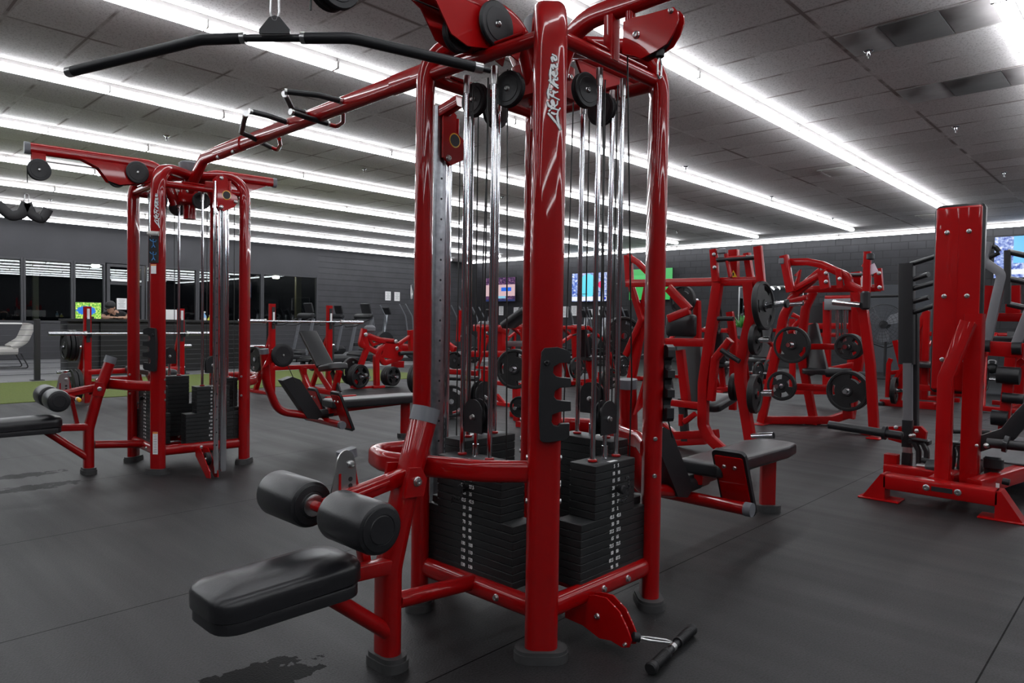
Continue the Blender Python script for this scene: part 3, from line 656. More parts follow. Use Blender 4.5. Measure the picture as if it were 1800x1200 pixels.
    MB(CAP).bar([(-.904, .05, .735), (-.909, .05, .765)], .034, .062, up=(1, 0, 0), c=.012).build('adjuster_cap', au)
    pts = [(-.05, -.15), (.035, -.16), (.035, -.02)]+[(.0+.035*math.cos(R(a))-.004, .0+.05*math.sin(R(a))) for a in range(15, 166, 15)]+[(-.045, -.03), (-.058, -.08)]
    b = MB(STEEL).prism(pts, (-.925, .022, .72), (1, 0, 0), (0, 0, 1), .006)
    for k in range(4): b.m(BLACKINK).lathe([(.008, 0), (.008, .001), (0, .001)], (-.912, .0188, .672-k*.022), (0, -1, 0), 12)
    b.m(RED).box((-.952, .0185, .645), (.009, .001, .10), bev=0)
    b.bolt((-.91, .018, .72), (0, -1, 0), .011); b.build('adjuster_plate', au)
    # seat
    b = MB(RED).bar([(-.74, -.01, .355), (-1.02, -.01, .372)], .05, .05); b.tube([(-1.05, -.01, .35), (-.78, -.01, .13)], .027, 0, 14); b.build('seat_frame', root)
    s_ = MB(LEATHER).pad((-1.19, -.03, .418), (.47, .25, .078), r=.03, corner=.07, rot=Matrix.Rotation(R(-1.5), 3, 'Y')); st = s_.build('seat', root)
    MB(PLASTIC).pad((-1.19, -.03, .366), (.455, .236, .04), r=.008, puff=.001, corner=.065).lathe([(.016, -.055), (.022, -.05), (.022, .05), (.016, .055)], (-1.385, -.03, .352), (0, 1, 0), 18).build('seat_board', st)
    # ---- row station on +X
    loop_bar(root, 1, 'right', 'back', 'guard_bar')
    b = MB(RED).sweep([(.665, .0, .90), (.69, 0, .62), (.80, 0, .36), (1.1, 0, .30), (1.45, 0, .31)], OVAL(.07, .09), up=(0, 1, 0), rad=.2, seg=7); rp = b.build('row_post', root)
    MB(CAP).sweep([(.667, 0, .88), (.662, 0, .925)], OVAL(.076, .1), up=(0, 1, 0)).build('post_cap', rp)
    MB(RED).sweep([(.05, 0, 2.1), (.12, 0, 2.395), (.74, 0, 2.40)], OVAL(.056, .082), rad=.2, seg=9).prism([(.2, 2.37), (.7, 2.37), (.45, 2.26), (.3, 2.24)], (0, 0, 0), (1, 0, 0), (0, 0, 1), .012).build('row_arm', root)
    MB(CAP).sweep([(.735, 0, 2.40), (.77, 0, 2.40)], OVAL(.06, .087)).build('end_cap', root)
    b = MB(RED2).prism([(.62, .76), (.70, .80), (.84, .83), (.86, .9), (.8, .95), (.7, .92)], (0, -.07, 0), (1, 0, 0), (0, 0, 1), .012); b.build('pulley_bracket', root)
    pulley('low_pulley', (.80, -.10, .87), (0, 1, 0), .105, 0, root, .035)
    MB(CABLE).tube([(.85, -.1, .78), (.93, -.1, .62)], .004, 0, 8).build('cable', root)
    MB(PLASTIC).sweep([(1.17, 0, .303), (1.36, 0, .31)], OVAL(.08, .1), up=(0, 1, 0)).build('rail_sleeve', root)
    b = MB(RED).cyl((1.28, -.34, .235), (1.28, .34, .235), .034, 16); b.m(CAP).cyl((1.28, -.375, .235), (1.28, -.335, .235), .037, 16).cyl((1.28, .335, .235), (1.28, .375, .235), .037, 16); b.build('foot_bar', root)
    for yy in (-.24, .24):
        Rm = Matrix.Rotation(R(-24), 3, 'Y')
        q = Vector((1.33, yy, .34))
        pd = MB(PLASTIC); pf = rrect(.19, .40, .03, 4); n_ = Rm@Vector((1, 0, 0)); pd.sweep([q+n_*.008, q+n_*.032], [(b_, a) for a, b_ in pf] if False else pf, up=Rm@Vector((0, 0, 1)))
        fp = pd.build('foot_plate', root)
        b = MB(RED2).sweep([q, q+n_*.009], rrect(.16, .34, .01, 2), up=Rm@Vector((0, 0, 1)))
        for u_ in (-.03, .03): b.bolt(q+Vector((0, u_, 0))+(Rm@Vector((0, 0, .11))), -n_, .009)
        b.build('plate_back', fp)
    # black pulley shroud between the foot plates
    MB(PLASTIC).prism([(.82, .64), (.92, .67), (1.0, .64), (1.24, .3), (1.18, .26), (1.08, .28)], (0, .0, 0), (1, 0, 0), (0, 0, 1), .11).build('cable_shroud', root)
    b = MB(RED).bar([(1.3, -.05, .34), (2.15, -.06, .37)], .05, .06); b.bar([(2.2, -.06, .385), (2.2, -.06, .04)], .05, .095, up=(1, -1, 0), c=.012); rb = b.build('bench_frame', root)
    MB(FOOT).sweep([(2.2, -.06, 0), (2.2, -.06, .042)], rrect(.12, .165, .05, 5), up=(1, -1, 0)).build('rubber_foot', rb)
    s_ = MB(LEATHER); n_ = 0
    # tapered bench pad
    out = [(1.28, .11), (1.30, .13), (2.15, .155), (2.33, .13), (2.36, .08), (2.36, -.08), (2.33, -.13), (2.15, -.155), (1.30, -.13), (1.28, -.11)]
    lay = [(.365, .93), (.375, 1), (.42, 1), (.436, .975), (.442, .9), (.443, .6)]; rings = []
    for z, k in lay: rings.append([s_.bm.verts.new((1.82+(x-1.82)*(1-(1-k)*.35), -.06+y*k, z)) for x, y in out])
    for i in range(len(rings)-1):
        for j in range(len(out)): s_.face([rings[i][j], rings[i][(j+1) % len(out)], rings[i+1][(j+1) % len(out)], rings[i+1][j]])
    s_.face(rings[0][::-1]); s_.face(rings[-1]); bp_ = s_.build('bench_pad', root); md = bp_.modifiers.new('soft', 'BEVEL'); md.width = .008; md.segments = 3
    return root
def chrome_mast(root, sy, x, y, zc, floor_foot):
    """square drilled mast with sliding pulley carriage, on side sy; carriage at height zc"""
    fw = .036 if floor_foot else .055; b = MB(CHROME if floor_foot else GALV).bar([(x, y, .04), (x, y, 2.2)], fw, fw, c=.01); b.m(CHROME).cyl((x+.055, y, .05), (x+.055, y, 2.16), .026, 20)
    for k in range(20):
        b.m(BLACKINK).lathe([(.0055, 0), (.0055, .0008), (0, .0008)], (x-fw/2-.0026, y, .25+k*.095), (-1, 0, 0), 10)
        b.lathe([(.0055, 0), (.0055, .0008), (0, .0008)], (x, y-fw/2-.0026, .25+k*.095), (0, -1, 0), 10)
    b.m(RED).bar([(x, y, 2.17), (x, y*.75, 2.2)], .04, .05); mast = b.build('adjustable_mast', root)
    b = MB(RED2).prism([(-.02, -.13), (.03, -.14), (.06, -.10), (.06, .02), (.12, -.03), (.15, -.04), (.16, -.08), (.13, -.11), (.06, -.12), (.05, .08), (.0, .12), (-.03, .09)][0:0] or [(-.03, -.11), (.02, -.14), (.1, -.10), (.13, -.06), (.12, -.02), (.05, .02), (.05, .10), (.0, .13), (-.03, .10)], (x+.02, y-.045, zc), (1, 0, 0), (0, 0, 1), .012)
    b.prism([(-.03, -.11), (.02, -.14), (.1, -.10), (.13, -.06), (.12, -.02), (.05, .02), (.05, .10), (.0, .13), (-.03, .10)], (x+.02, y+.045, zc), (1, 0, 0), (0, 0, 1), .012)
    for a, z in ((0, -.11), (.0, .1), (.11, -.06)): b.bolt((x+.02+a, y-.052, zc+z), (0, -1, 0), .012)
    b.m(YELLOW).lathe([(.034, 0), (.034, .002), (.029, .002)], (x+.06, y-.0505, zc-.02), (0, -1, 0), 20).m(BLACKINK).lathe([(.029, .001), (.029, .0025), (0, .0025)], (x+.06, y-.0505, zc-.02), (0, -1, 0), 20).m(RED2); b.cyl((x+.09, y-.03, zc+.02), (x+.09, y-.03, zc+.09), .012, 12); ca = b.build('pulley_carriage', root)
    pulley('carriage_pulley', (x+.1, y, zc-.05), (0, 1, 0), .045, 0, ca, .03)
    MB(CABLE).tube([(x+.14, y, zc-.05), (x+.14, y, .3)], .0032, 0, 8).build('cable', ca)
    g = MB(RED2); d_ = y*.6
    for s_ in (-1, 1): g.prism([(0, .2), (-sy*-.02, .1), (sy*.0, .13), (sy*.26, .0), (sy*.33, .012), (sy*.33, .05), (sy*.12, .19)][0:0] or [(y-sy*.32, .19), (y-sy*.2, .2), (y+sy*.02, .06), (y+sy*.03, .01), (y-sy*.05, .0), (y-sy*.3, .13)], (x-.02+s_*.03, 0, 0), (0, 1, 0), (0, 0, 1), .006)
    g.build('mast_foot', root); pulley('foot_pulley', (x-.02, y-sy*.12, .13), (1, 0, 0), .05, 0, root)

NC = Vector((2.21, 1.94, 0)); FC = Vector((2.335, 5.885, 0))
# ---- near tower
T1 = tower('cable_tower', 'nearest red cable tower with four weight stacks, bench and roller pads in front', None, True)
chrome_mast(T1, 1, -.06, .60, 2.07-.0, False)
# high pulley on an arm towards the camera side (-Y), low pulley below it
LC = -NC
b = MB(RED).sweep([(0, -.05, 2.1), (0, -.14, 2.395), (0, -.80, 2.40)], OVAL(.058, .084), rad=.2, seg=9); b.bar([(0, -.345, 2.2), (0, -.345, 2.37)], .04, .05, up=(1, 0, 0)); b.cyl((0.0, -.43, 2.29), (0.0, -.43, 2.37), .02, 16); ha = b.build('high_arm', T1)
def L1(x, y): q = spot(x, y, X=2.21)+LC; return (q.y, q.z)
px = [(1102, 42), (1120, 34), (1140, 30), (1190, 16), (1197, 24), (1198, 38), (1190, 60), (1178, 80), (1160, 92), (1146, 99), (1133, 106), (1120, 101), (1100, 97)]
for s_ in (-1, 1): MB(RED2).prism([L1(*q) for q in px], (s_*.02, 0, 0), (0, 1, 0), (0, 0, 1), .007).bolt((s_*.024, *L1(1125, 65)), (s_, 0, 0), .012).bolt((s_*.024, *L1(1186, 23)), (s_, 0, 0), .008).build('pulley_housing', ha)
pulley('high_pulley', (0, *L1(1150, 62)), (1, 0, 0), .075, 0, ha, .028)
q = L1(1160, 92); MB(PLASTIC).lathe([(.012, 0), (.017, .003), (.017, .026), (.012, .03), (0, .03)], (0, q[0], q[1]+.01), (0, 0, -1), 16).build('cable_stop', ha)
carabiner((0, q[0], q[1]-.02), (0, 0, -1), (0, 1, 0), ha)
MB(CABLE).tube([(0.0, *L1(1103, 100)), (.25, -.30, .95), (.25, -.29, .22)], .0032, 0, 8).build('cable', ha)
px = [(1000, 1046), (1052, 1043), (1072, 1048), (1095, 1072), (1108, 1100), (1116, 1122), (1112, 1134), (1100, 1134), (1080, 1122), (1060, 1118), (1030, 1095), (1000, 1082)]
def L2(x, y): q = spot(x, y, X=2.12)+LC; return (q.y, q.z)
lp = None
for s_ in (-1, 1):
    o = MB(RED2).prism([L2(*q) for q in px], (-.09+s_*.02, 0, 0), (0, 1, 0), (0, 0, 1), .007).bolt((-.09+s_*.024, *L2(1057, 1079)), (s_, 0, 0), .009).bolt((-.09+s_*.024, *L2(1106, 1128)), (s_, 0, 0), .006).build('low_pulley_bracket', T1)
pulley('low_front_pulley', (-.09, *L2(1070, 1090)), (1, 0, 0), .06, 0, T1, .026)
T1.location = NC
# ---- far tower
T2 = tower('cable_tower', 'rear red cable tower with exercise placard, on the left behind the pull-up beam', None, False)
chrome_mast(T2, -1, -.05, -.78, 2.12, True)
T2.location = FC; T2.rotation_euler.z = R(-4); T2.scale = (.95, .95, 1)
for o in T2.children:
    if o.name.startswith('lat_arm'): o.location.x = -.08
# ================================================================== PULL-UP BEAM joining the towers
ORG[0] = Vector((0, 0, 0))
t = thing('pull_up_beam', 'red overhead beam with black pull-up grips joining the two cable towers', 'pull-up bar', (2.3, 4.0, 2.4))
bx = 2.27
b = MB(RED).sweep([(2.21, 2.02, 2.24), (2.21, 2.12, 2.43), (bx, 2.9, 2.447), (2.31, 5.55, 2.44), (2.31, 5.86, 2.2)], OVAL(.066, .098), rad=.16, seg=8)
b.sweep([(bx-.005, 2.55, 2.446), (bx+.004, 3.05, 2.447)], OVAL(.074, .106)).sweep([(2.295, 4.85, 2.442), (2.305, 5.3, 2.44)], OVAL(.074, .106))
for y in (4.95, 5.2): b.bolt((bx, y, 2.39), (-1, 0, -.4), .012)
beam = b.build('beam', t)
def grip(pts, red, name='grip'):
    P_ = [spot(x, y, Z=z) for x, y, z in pts]
    g = MB(PLASTIC).tube(P_, .0165, .05, 14).build(name, t)
    e = MB(STEEL); d = (P_[0]-P_[1]).normalized(); e.cyl(P_[0]-d*.006, P_[0]+d*.012, .018, 14); d2 = (P_[-1]-P_[-2]).normalized(); e.cyl(P_[-1]-d2*.006, P_[-1]+d2*.008, .0175, 14); e.build('grip_collar', g)
    R_ = [spot(x, y, Z=z) for x, y, z in red]
    MB(RED).tube(R_, .0135, .05, 12).build('grip_stub', g)
grip([(597, 177, 2.45), (560, 167, 2.45), (503, 161, 2.45)], [(595, 177, 2.45), (612, 183, 2.45)])
grip([(501, 166, 2.45), (513, 191, 2.45), (536, 198, 2.45)], [(534, 197, 2.45), (552, 205, 2.45)])
grip([(513, 197, 2.40), (545, 208, 2.40), (576, 217, 2.40)], [(574, 217, 2.40), (592, 223, 2.40), (603, 214, 2.40), (603, 198, 2.42)])
grip([(441, 196, 2.45), (470, 203, 2.45), (502, 214, 2.45)], [(500, 213, 2.45), (516, 219, 2.45)])
grip([(432, 200, 2.42), (424, 233, 2.42), (440, 240, 2.42), (476, 259, 2.42)], [(474, 258, 2.42), (488, 264, 2.41), (493, 254, 2.41), (491, 244, 2.42)])
ORG[0] = Vector((0, 0, 0))
# ================================================================== ATTACHMENTS
# lat bar hanging on the near tower
c0 = spot(483, 60, Z=2.04)
t = thing('lat_pulldown_bar', 'long black padded lat bar with chrome ends hanging from near tower arm', 'lat bar', c0)
def LB(x, y): return spot(x, y, Z=2.02)
L, M1, M2_, Rr = spot(128, 125, Z=2.0), spot(352, 70, Z=2.03), spot(618, 67, Z=2.03), spot(836, 118, Z=2.0)
ca, cb_ = spot(430, 67, Z=2.035), spot(531, 67, Z=2.035)
MB(MATTE).cyl(ca, cb_, .011, 14).build('bar', t)
for a, m_, e in ((ca, M1, L), (cb_, M2_, Rr)):
    g = MB(PLASTIC).tube([a, m_, e], .0165, .09, 16, seg=8).build('foam_grip', t)
    col = MB(STEEL); d = (e-m_).normalized(); col.cyl(e-d*.004, e+d*.022, .0172, 18); d = (a-m_).normalized(); col.cyl(a-d*.012, a+d*.002, .0172, 18); col.build('end_collar', g)
MB(MATTE).cyl(Rr+(Rr-M2_).normalized()*.02, Rr+(Rr-M2_).normalized()*.05, .009, 12).build('bar_tip', t)
dirn = (cb_-ca).normalized()
MB(MATTE).prism([(-.046, 0), (.046, 0), (.046, .012), (.016, .048), (0, .053), (-.016, .048), (-.046, .012)], spot(483, 62, Z=2.035)+Vector((0, 0, .004)), dirn, (0, 0, 1), .007).build('hanger_plate', t)
hp_ = spot(483, 62, Z=2.035)+Vector((0, 0, .043)); carabiner(hp_, (0, 0, 1), dirn.cross(Vector((0, 0, 1))), t, L=.075)
# straight bar on the floor
a, b_ = spot(1143, 1176, Z=.024), spot(1217, 1104, Z=.024); mid = (a+b_)/2
t = thing('straight_bar_handle', 'short straight black cable handle lying on the rubber floor before near tower', 'handle', (mid.x, mid.y, 0))
d = (b_-a).normalized(); b_ = a+d*((b_-a).length)
MB(MATTE).cyl(a+d*.05, b_-d*.05, .0125, 16).build('bar', t)
for s0, s1 in ((0, .16), (1-.36, 1)):
    L_ = (b_-a).length; p0, p1 = a+d*L_*(0 if s0 == 0 else .62), a+d*L_*(.38 if s0 == 0 else 1)
    q = MB(RUBBER); e0 = p0 if s0 == 0 else p1; w = (p1-p0) if s0 == 0 else (p0-p1); ln = w.length; w.normalize()
    prof = [(0, 0), (.017, 0), (.0225, .005), (.0225, .018), (.019, .024)]
    for k in range(14): prof += [(.0195, .03+k*(ln-.04)/14), (.018, .03+(k+.5)*(ln-.04)/14)]
    prof += [(.019, ln), (.0125, ln)]
    q.lathe(prof, e0, w, 20).build('rubber_grip', t)
MB(STEEL).cyl(mid-d*.012, mid+d*.012, .0145, 16).build('swivel', t)
tip = spot(1116, 1119, Z=.07); j = mid+Vector((0, 0, .02))
w = (j-tip).normalized()
MB(PLASTIC).lathe([(.012, 0), (.017, .004), (.017, .026), (.01, .03), (0, .03)], tip-w*.01, w, 16).build('cable_stop', t)
carabiner(tip+w*.02, w, (0, 0, 1), t, L=(j-tip).length-.02)
# black ab straps hanging on the far tower lat cable
q = spot(47, 372, Y=5.93)
t = thing('hanging_strap', 'pair of black padded straps with steel clips hanging from rear tower arm', 'cable attachment', (q.x, q.y, q.z))
for s_ in (-1, 1):
    pts = [q+Vector((0, 0, .06)), q+Vector((s_*.03, 0, -.02)), q+Vector((s_*.09, 0, -.045)), q+Vector((s_*(.13 if s_ < 0 else .11), 0, -.01)), q+Vector((s_*(.175 if s_ < 0 else .13), 0, .035))]
    MB(LEATHER).sweep(pts, rrect(.025, .07 if s_ < 0 else .065, .01, 3), up=(0, 0, 1), rad=.04, seg=5).build('strap', t)
carabiner(q+Vector((0, 0, .03)), (0, 0, 1), (0, 1, 0), t, L=.1)
ORG[0] = Vector((0, 0, 0))
# ================================================================== HELPERS FOR PLATE-LOADED MACHINES (their bars measured in the plane they stand in)
def sp3(q, X=None, Y=None):
    if len(q) > 2: X, Y = q[2], (q[3] if len(q) > 3 else None)
    return spot(q[0], q[1], X=X) if X is not None else spot(q[0], q[1], Y=Y)
def fbar(mb, pts, w=.06, h=None, X=None, Y=None, rad=0, c=.006, clamp=True):
    P = [sp3(q, X, Y) for q in pts]
    for p in P: p.z = max(p.z, .01)
    up = (1, 0, 0) if X is not None or len(pts[0]) == 3 else (0, 1, 0)
    JIT[0] += 1; j = (JIT[0] % 7)*.0014
    mb.sweep(P, rrect(w+j*.6, (h or w)+j, c, 2), up=up, rad=rad); return mb
def rod(mb, pts, r, X=None, Y=None, rad=.03, n=12):
    P = [sp3(q, X, Y) for q in pts]
    for p in P: p.z = max(p.z, r)
    mb.tube(P, r, rad, n); return mb
def foot_at(mb, x, y, X=None, Y=None, s=(.16, .1)):
    p = sp3((x, y), X, Y); mb.box((p.x, p.y, .006), (s[0], s[1], .012), bev=.003); return mb
PLATES = {}
def plate_mesh(Rr, t, style):
    k = (round(Rr, 3), round(t, 3), style)
    if k in PLATES: return PLATES[k]
    bm = bmesh.new(); n = 48
    if style == 0: rad = [.115, .24, .46, .76, .965, 1.0]; hgt = [.5, .5, .28, .28, .5, .40]; opens = lambda a: (a % 90) > 22 and (a % 90) < 68; band = 2
    else: rad = [.115, .24, .62, .82, .97, 1.0]; hgt = [.5, .5, .26, .26, .5, .42]; opens = lambda a: (a % 120) > 41 and (a % 120) < 79; band = 2
    # rings of vertices: at each radius possibly two heights
    prof = []
    for i, r in enumerate(rad): prof.append((r, hgt[i]))
    prof.insert(2, (rad[1]+.03, hgt[2])); prof.insert(len(prof)-2, (rad[3]+.04, hgt[3]))
    prof = [(rad[0], .5), (rad[1], .5), (rad[1]+.03, hgt[2]), (rad[2], hgt[2]), (rad[3], hgt[2]), (rad[3]+.02, hgt[2]), (rad[3]+.06, .5), (rad[4], .5), (1, .38)]
    T = []; B = []
    for r, h in prof:
        T.append([bm.verts.new((h*t, r*Rr*math.cos(R(360*k/n)), r*Rr*math.sin(R(360*k/n)))) for k in range(n)])
        B.append([bm.verts.new((-h*t, r*Rr*math.cos(R(360*k/n)), r*Rr*math.sin(R(360*k/n)))) for k in range(n)])
    def F(v):
        try: f = bm.faces.new(v); f.smooth = True
        except ValueError: pass
    for j in range(n):
        j2 = (j+1) % n; a = 360*(j+.5)/n
        for i in range(len(prof)-1):
            if i == 3 and opens(a):
                continue
            F([T[i][j], T[i+1][j], T[i+1][j2], T[i][j2]]); F([B[i][j], B[i][j2], B[i+1][j2], B[i+1][j]])
        F([T[-1][j], B[-1][j], B[-1][j2], T[-1][j2]]); F([T[0][j], T[0][j2], B[0][j2], B[0][j]])
        if opens(a):
            F([T[3][j], T[3][j2], B[3][j2], B[3][j]]); F([T[4][j], B[4][j], B[4][j2], T[4][j2]])
            if not opens(360*(j-.5)/n): F([T[3][j], B[3][j], B[4][j], T[4][j]])
            if not opens(360*(j+1.5)/n): F([T[3][j2], T[4][j2], B[4][j2], B[3][j2]])
    bmesh.ops.recalc_face_normals(bm, faces=bm.faces)
    me = bpy.data.meshes.new('weight_plate'); bm.to_mesh(me); bm.free(); me.materials.append(RUBBER)
    try: me.set_sharp_from_angle(angle=R(35))
    except Exception: pass
    # hub ring
    h = MB(CHROME).lathe([(Rr*.105, -t*.53), (Rr*.16, -t*.53), (Rr*.16, t*.53), (Rr*.105, t*.53)], (0, 0, 0), (1, 0, 0), 20); ORG[0] = Vector((0, 0, 0))
    ho = h.build('hub_ring'); hm = ho.data; bpy.data.objects.remove(ho)
    PLATES[k] = (me, hm); return PLATES[k]
def plate(c, axis, Rr, label, group, t=.04, style=1, spin=0, hub=True):
    me, hm = plate_mesh(Rr, t, style)
    o = bpy.data.objects.new('weight_plate', me); C.objects.link(o); o.location = c
    o.rotation_mode = 'QUATERNION'; ax = Vector(axis).normalized()
    o.rotation_quaternion = Quaternion(ax, R(spin)) @ Vector((1, 0, 0)).rotation_difference(ax)
    o['label'] = label; o['category'] = 'weight plate'; o['group'] = group
    if hub:
        g = bpy.data.objects.new('hub_ring', hm); C.objects.link(g); g.parent = o
    return o
def plates_on(x, y, axis, Rr, n, label, group, X=None, Y=None, t=.04, style=1, peg=None, gap=.004, spin=0):
    """n plates side by side; the first centred at the given point, the rest further along the axis"""
    p = sp3((x, y), X, Y); ax = Vector(axis).normalized(); p.z = max(p.z, Rr+.012)
    for k in range(n): plate(p+ax*k*(t+gap), axis, Rr, label, group, t, style, spin)
    if peg is not None:
        root, a, b = peg
        MB(CHROME).cyl(p+ax*a, p+ax*b, .0235, 18).m(STEEL).cyl(p+ax*(max(a, b)-.002 if False else a), p+ax*a, .03, 18).build('weight_peg', root)
    return p
def begin(name, label, cat, x, y, X=None, Y=None, group=None):
    p = sp3((x, y), X, Y); return thing(name, label, cat, (p.x, p.y, 0), group)
def end(): ORG[0] = Vector((0, 0, 0))

# ================================================================== MACHINE RIGHT OF THE NEAR TOWER: iso-lateral pulldown
D = begin('pulldown_machine', 'tall red plate-loaded machine with black back pad directly right of near tower', 'weight machine', 1260, 780, X=5.9)
XD = 5.75
b = MB(RED2)
fbar(b, [(1262, 497), (1237, 672), (1236, 748), (1248, 770), (1290, 815), (1300, 832)], .085, .06, X=XD, rad=.12)
fbar(b, [(1284, 597), (1257, 631), (1250, 704)], .06, .05, X=XD, rad=.05)
fbar(b, [(1316, 497), (1321, 556), (1302, 640), (1302, 670), (1319, 772)], .085, .06, X=XD, rad=.1)
fbar(b, [(1103, 498, XD+.25), (1338, 494, XD)], .075, .06)
fbar(b, [(1172, 601), (1246, 602)], .075, .06, X=XD); fbar(b, [(1178, 707), (1238, 714)], .06, .05, X=XD)
fbar(b, [(1254, 438), (1258, 495)], .06, .04, X=XD); fbar(b, [(1332, 433), (1338, 496)], .065, .04, X=XD-.1)
fbar(b, [(1290, 439), (1290, 488)], .08, .06, X=XD+.15); fbar(b, [(1313, 445), (1320, 492)], .05, .05, X=XD+.1)
fbar(b, [(1141, 498), (1112, 655), (1094, 752), (1082, 800)], .09, .06, X=XD+.5); b.box((XD+.5, sp3((1084, 790), XD+.5).y, .012), (.25, .16, .024)); fbar(b, [(1110, 503), (1128, 562), (1100, 624)], .06, .05, X=XD+.45, rad=.03)
fbar(b, [(1104, 448), (1107, 498)], .08, .05, X=XD+.3); fbar(b, [(1104, 450), (1122, 462), (1140, 480)], .05, .05, X=XD+.3)
fbar(b, [(1175, 506), (1212, 545)], .08, .03, X=XD-.05); fbar(b, [(1175, 560), (1212, 545)], .07, .03, X=XD-.05)
fbar(b, [(1196, 615), (1207, 712)], .075, .05, X=XD+.1); fbar(b, [(1283, 548), (1290, 600), (1288, 720)], .07, .05, X=XD+.9); fbar(b, [(1165, 748), (1185, 765), (1262, 762)], .08, .06, X=XD+.3)
fbar(b, [(1165, 790), (1240, 775)], .06, .05, X=XD+.3)
for q in ((1255, 447), (1256, 470), (1333, 445), (1335, 465)): b.bolt(sp3(q, XD-.03), (-1, 0, 0), .014)
foot_at(b, 1300, 835, X=5.28+.2, s=(.22, .12)); b.build('machine_frame', D)
MB(RUBBER).cyl(spot(1311, 828, X=5.5), spot(1311, 838, X=5.5), .03, 12).build('rubber_stop', D)
b = MB(MATTE); rod(b, [(1258, 457), (1330, 452)], .022, X=XD); b.build('pivot_shaft', D)
MB(GREYMET).box(spot(1269, 441, X=XD), (.03, .085, .05), bev=.01).build('counterweight', D)
b = MB(RED2); rod(b, [(1276, 446), (1284, 487)], .018, X=XD); rod(b, [(1274, 455), (1312, 452)], .02, X=XD); b.build('link_arm', D)
s = MB(mat('yellow_label', (.8, .55, .02), .5)); p = spot(1289, 481, X=XD+.1); s.prism([(-.035, -.03), (.035, -.03), (0, .03)], p, (0, -1, 0), (0, 0, 1), .004); s.m(BLACKINK).prism([(-.006, -.018), (.006, -.018), (.006, .01), (-.006, .01)], p-Vector((.003, 0, 0)), (0, -1, 0), (0, 0, 1), .003); s.build('warning_label', D)
p = spot(1197, 572, X=XD+.2); MB(LEATHER).pad(p, (.30, .21, .07), rot=Matrix(((0, 0, -1), (1, 0, 0), (0, -1, 0))), r=.02, corner=.03).build('knee_pad', D)
a, c = spot(1212, 600, X=XD+.4), spot(1222, 715, X=XD+.3)
b = MB(LEATHER); b.bar([a, c], .26, .07, up=(1, 0, 0), c=.02); b.build('back_pad', D)
b = MB(MATTE); fbar(b, [(1199, 700), (1205, 775)], .07, .05, X=XD+.3); b.build('seat_post', D)
b = MB(LEATHER); p = spot(1262, 707, X=XD+.5); b.pad((p.x, p.y+.1, p.z), (.42, .42, .07), r=.02, corner=.06, rot=Matrix.Rotation(R(-12), 3, 'Y')); b.build('seat', D)
b = MB(RED2); rod(b, [(1195, 735), (1213, 737)], .01, X=XD); fbar(b, [(1203, 742), (1222, 727)], .04, .04, X=XD-.1); fbar(b, [(1197, 728), (1197, 748)], .03, .03, X=XD-.1); b.build('seat_adjuster', D)
b = MB(PLASTIC); rod(b, [(1268, 615), (1300, 635)], .022, X=XD-.1); b.build('hand_grip', D); b = MB(PLASTIC); rod(b, [(1262, 560), (1289, 560)], .02, X=XD-.1); b.build('hand_grip', D)
p = sp3((1072, 665), XD+.8); MB(CHROME).cyl(p-Vector((.04, .08, 0)), p+Vector((.06, .16, 0)), .02, 14).build('weight_peg', D); MB(RED2).bar([p+Vector((.07, .17, .06)), p+Vector((.07, .17, 0))*1+Vector((0, 0, -p.z))], .07, .06, up=(1, 0, 0)).build('peg_post', D)
end()
GD = 'weight plates on the tall pulldown machine'
def pegD(name, a, b_, X=None, r=.0235):
    m_ = MB(CHROME); rod(m_, [a, b_], r, X=X); o = m_.build(name, D); o.location = -D.location; return o
ORG[0] = D.location.copy()
b = MB(CHROME); rod(b, [(1338, 691), (1358, 691)], .026, X=XD-.15); b.build('weight_peg', D)
b = MB(CHROME); rod(b, [(1333, 597), (1353, 597)], .026, X=XD-.15); b.build('weight_peg', D)
p = sp3((1200, 527), XD+.7); MB(CHROME).cyl(p-Vector((.08, 0, 0)), p+Vector((.3, 0, 0)), .0235, 14).build('weight_peg', D); MB(RED2).bar([p+Vector((.3, 0, 0)), p+Vector((.35, 0, -.62))], .07, .06, up=(0, 1, 0)).build('lever', D)
b = MB(CHROME); rod(b, [(1322, 767), (1360, 765)], .026, X=XD-.25); b.build('weight_peg', D)
b = MB(CHROME); rod(b, [(1345, 537), (1382, 533)], .026, X=XD-.1); b.m(PLASTIC); rod(b, [(1380, 533), (1385, 533)], .034, X=XD-.1); b.build('weight_peg', D)
end()
plates_on(1327, 692, (.15, -1, 0), .165, 1, 'black rubber weight plate on lower right peg of tall pulldown machine', GD, X=XD-.1, t=.05)
plates_on(1291, 680, (.15, -1, 0), .125, 2, 'small black weight plate behind the lower right upright of tall pulldown machine', GD, X=XD+.25, t=.045)
plates_on(1328, 597, (.1, -1, 0), .13, 1, 'black weight plate on middle right peg of tall pulldown machine', GD, X=XD-.1, t=.045)
plates_on(1342, 537, (.05, -1, .08), .205, 1, 'large black weight plate seen edge-on at the right lever of tall pulldown machine', GD, X=XD-.1, t=.05)
plates_on(1261, 562, (.3, -1, 0), .14, 1, 'black weight plate behind the left upright of tall pulldown machine', GD, X=XD+.6, t=.04)
plates_on(1200, 527, (-1, .1, 0), .15, 1, 'large black weight plate above the knee pad of tall pulldown machine', GD, X=XD+.7, t=.05)
plates_on(1092, 590, (-.6, -1, 0), .21, 2, 'large black weight plate at left leg of pulldown machine, seen through guide rods', GD, X=XD+.6, t=.05)
plates_on(1072, 665, (-.4, -1, 0), .12, 1, 'black weight plate low behind guide rods at left of pulldown machine', GD, X=XD+.8, t=.05)

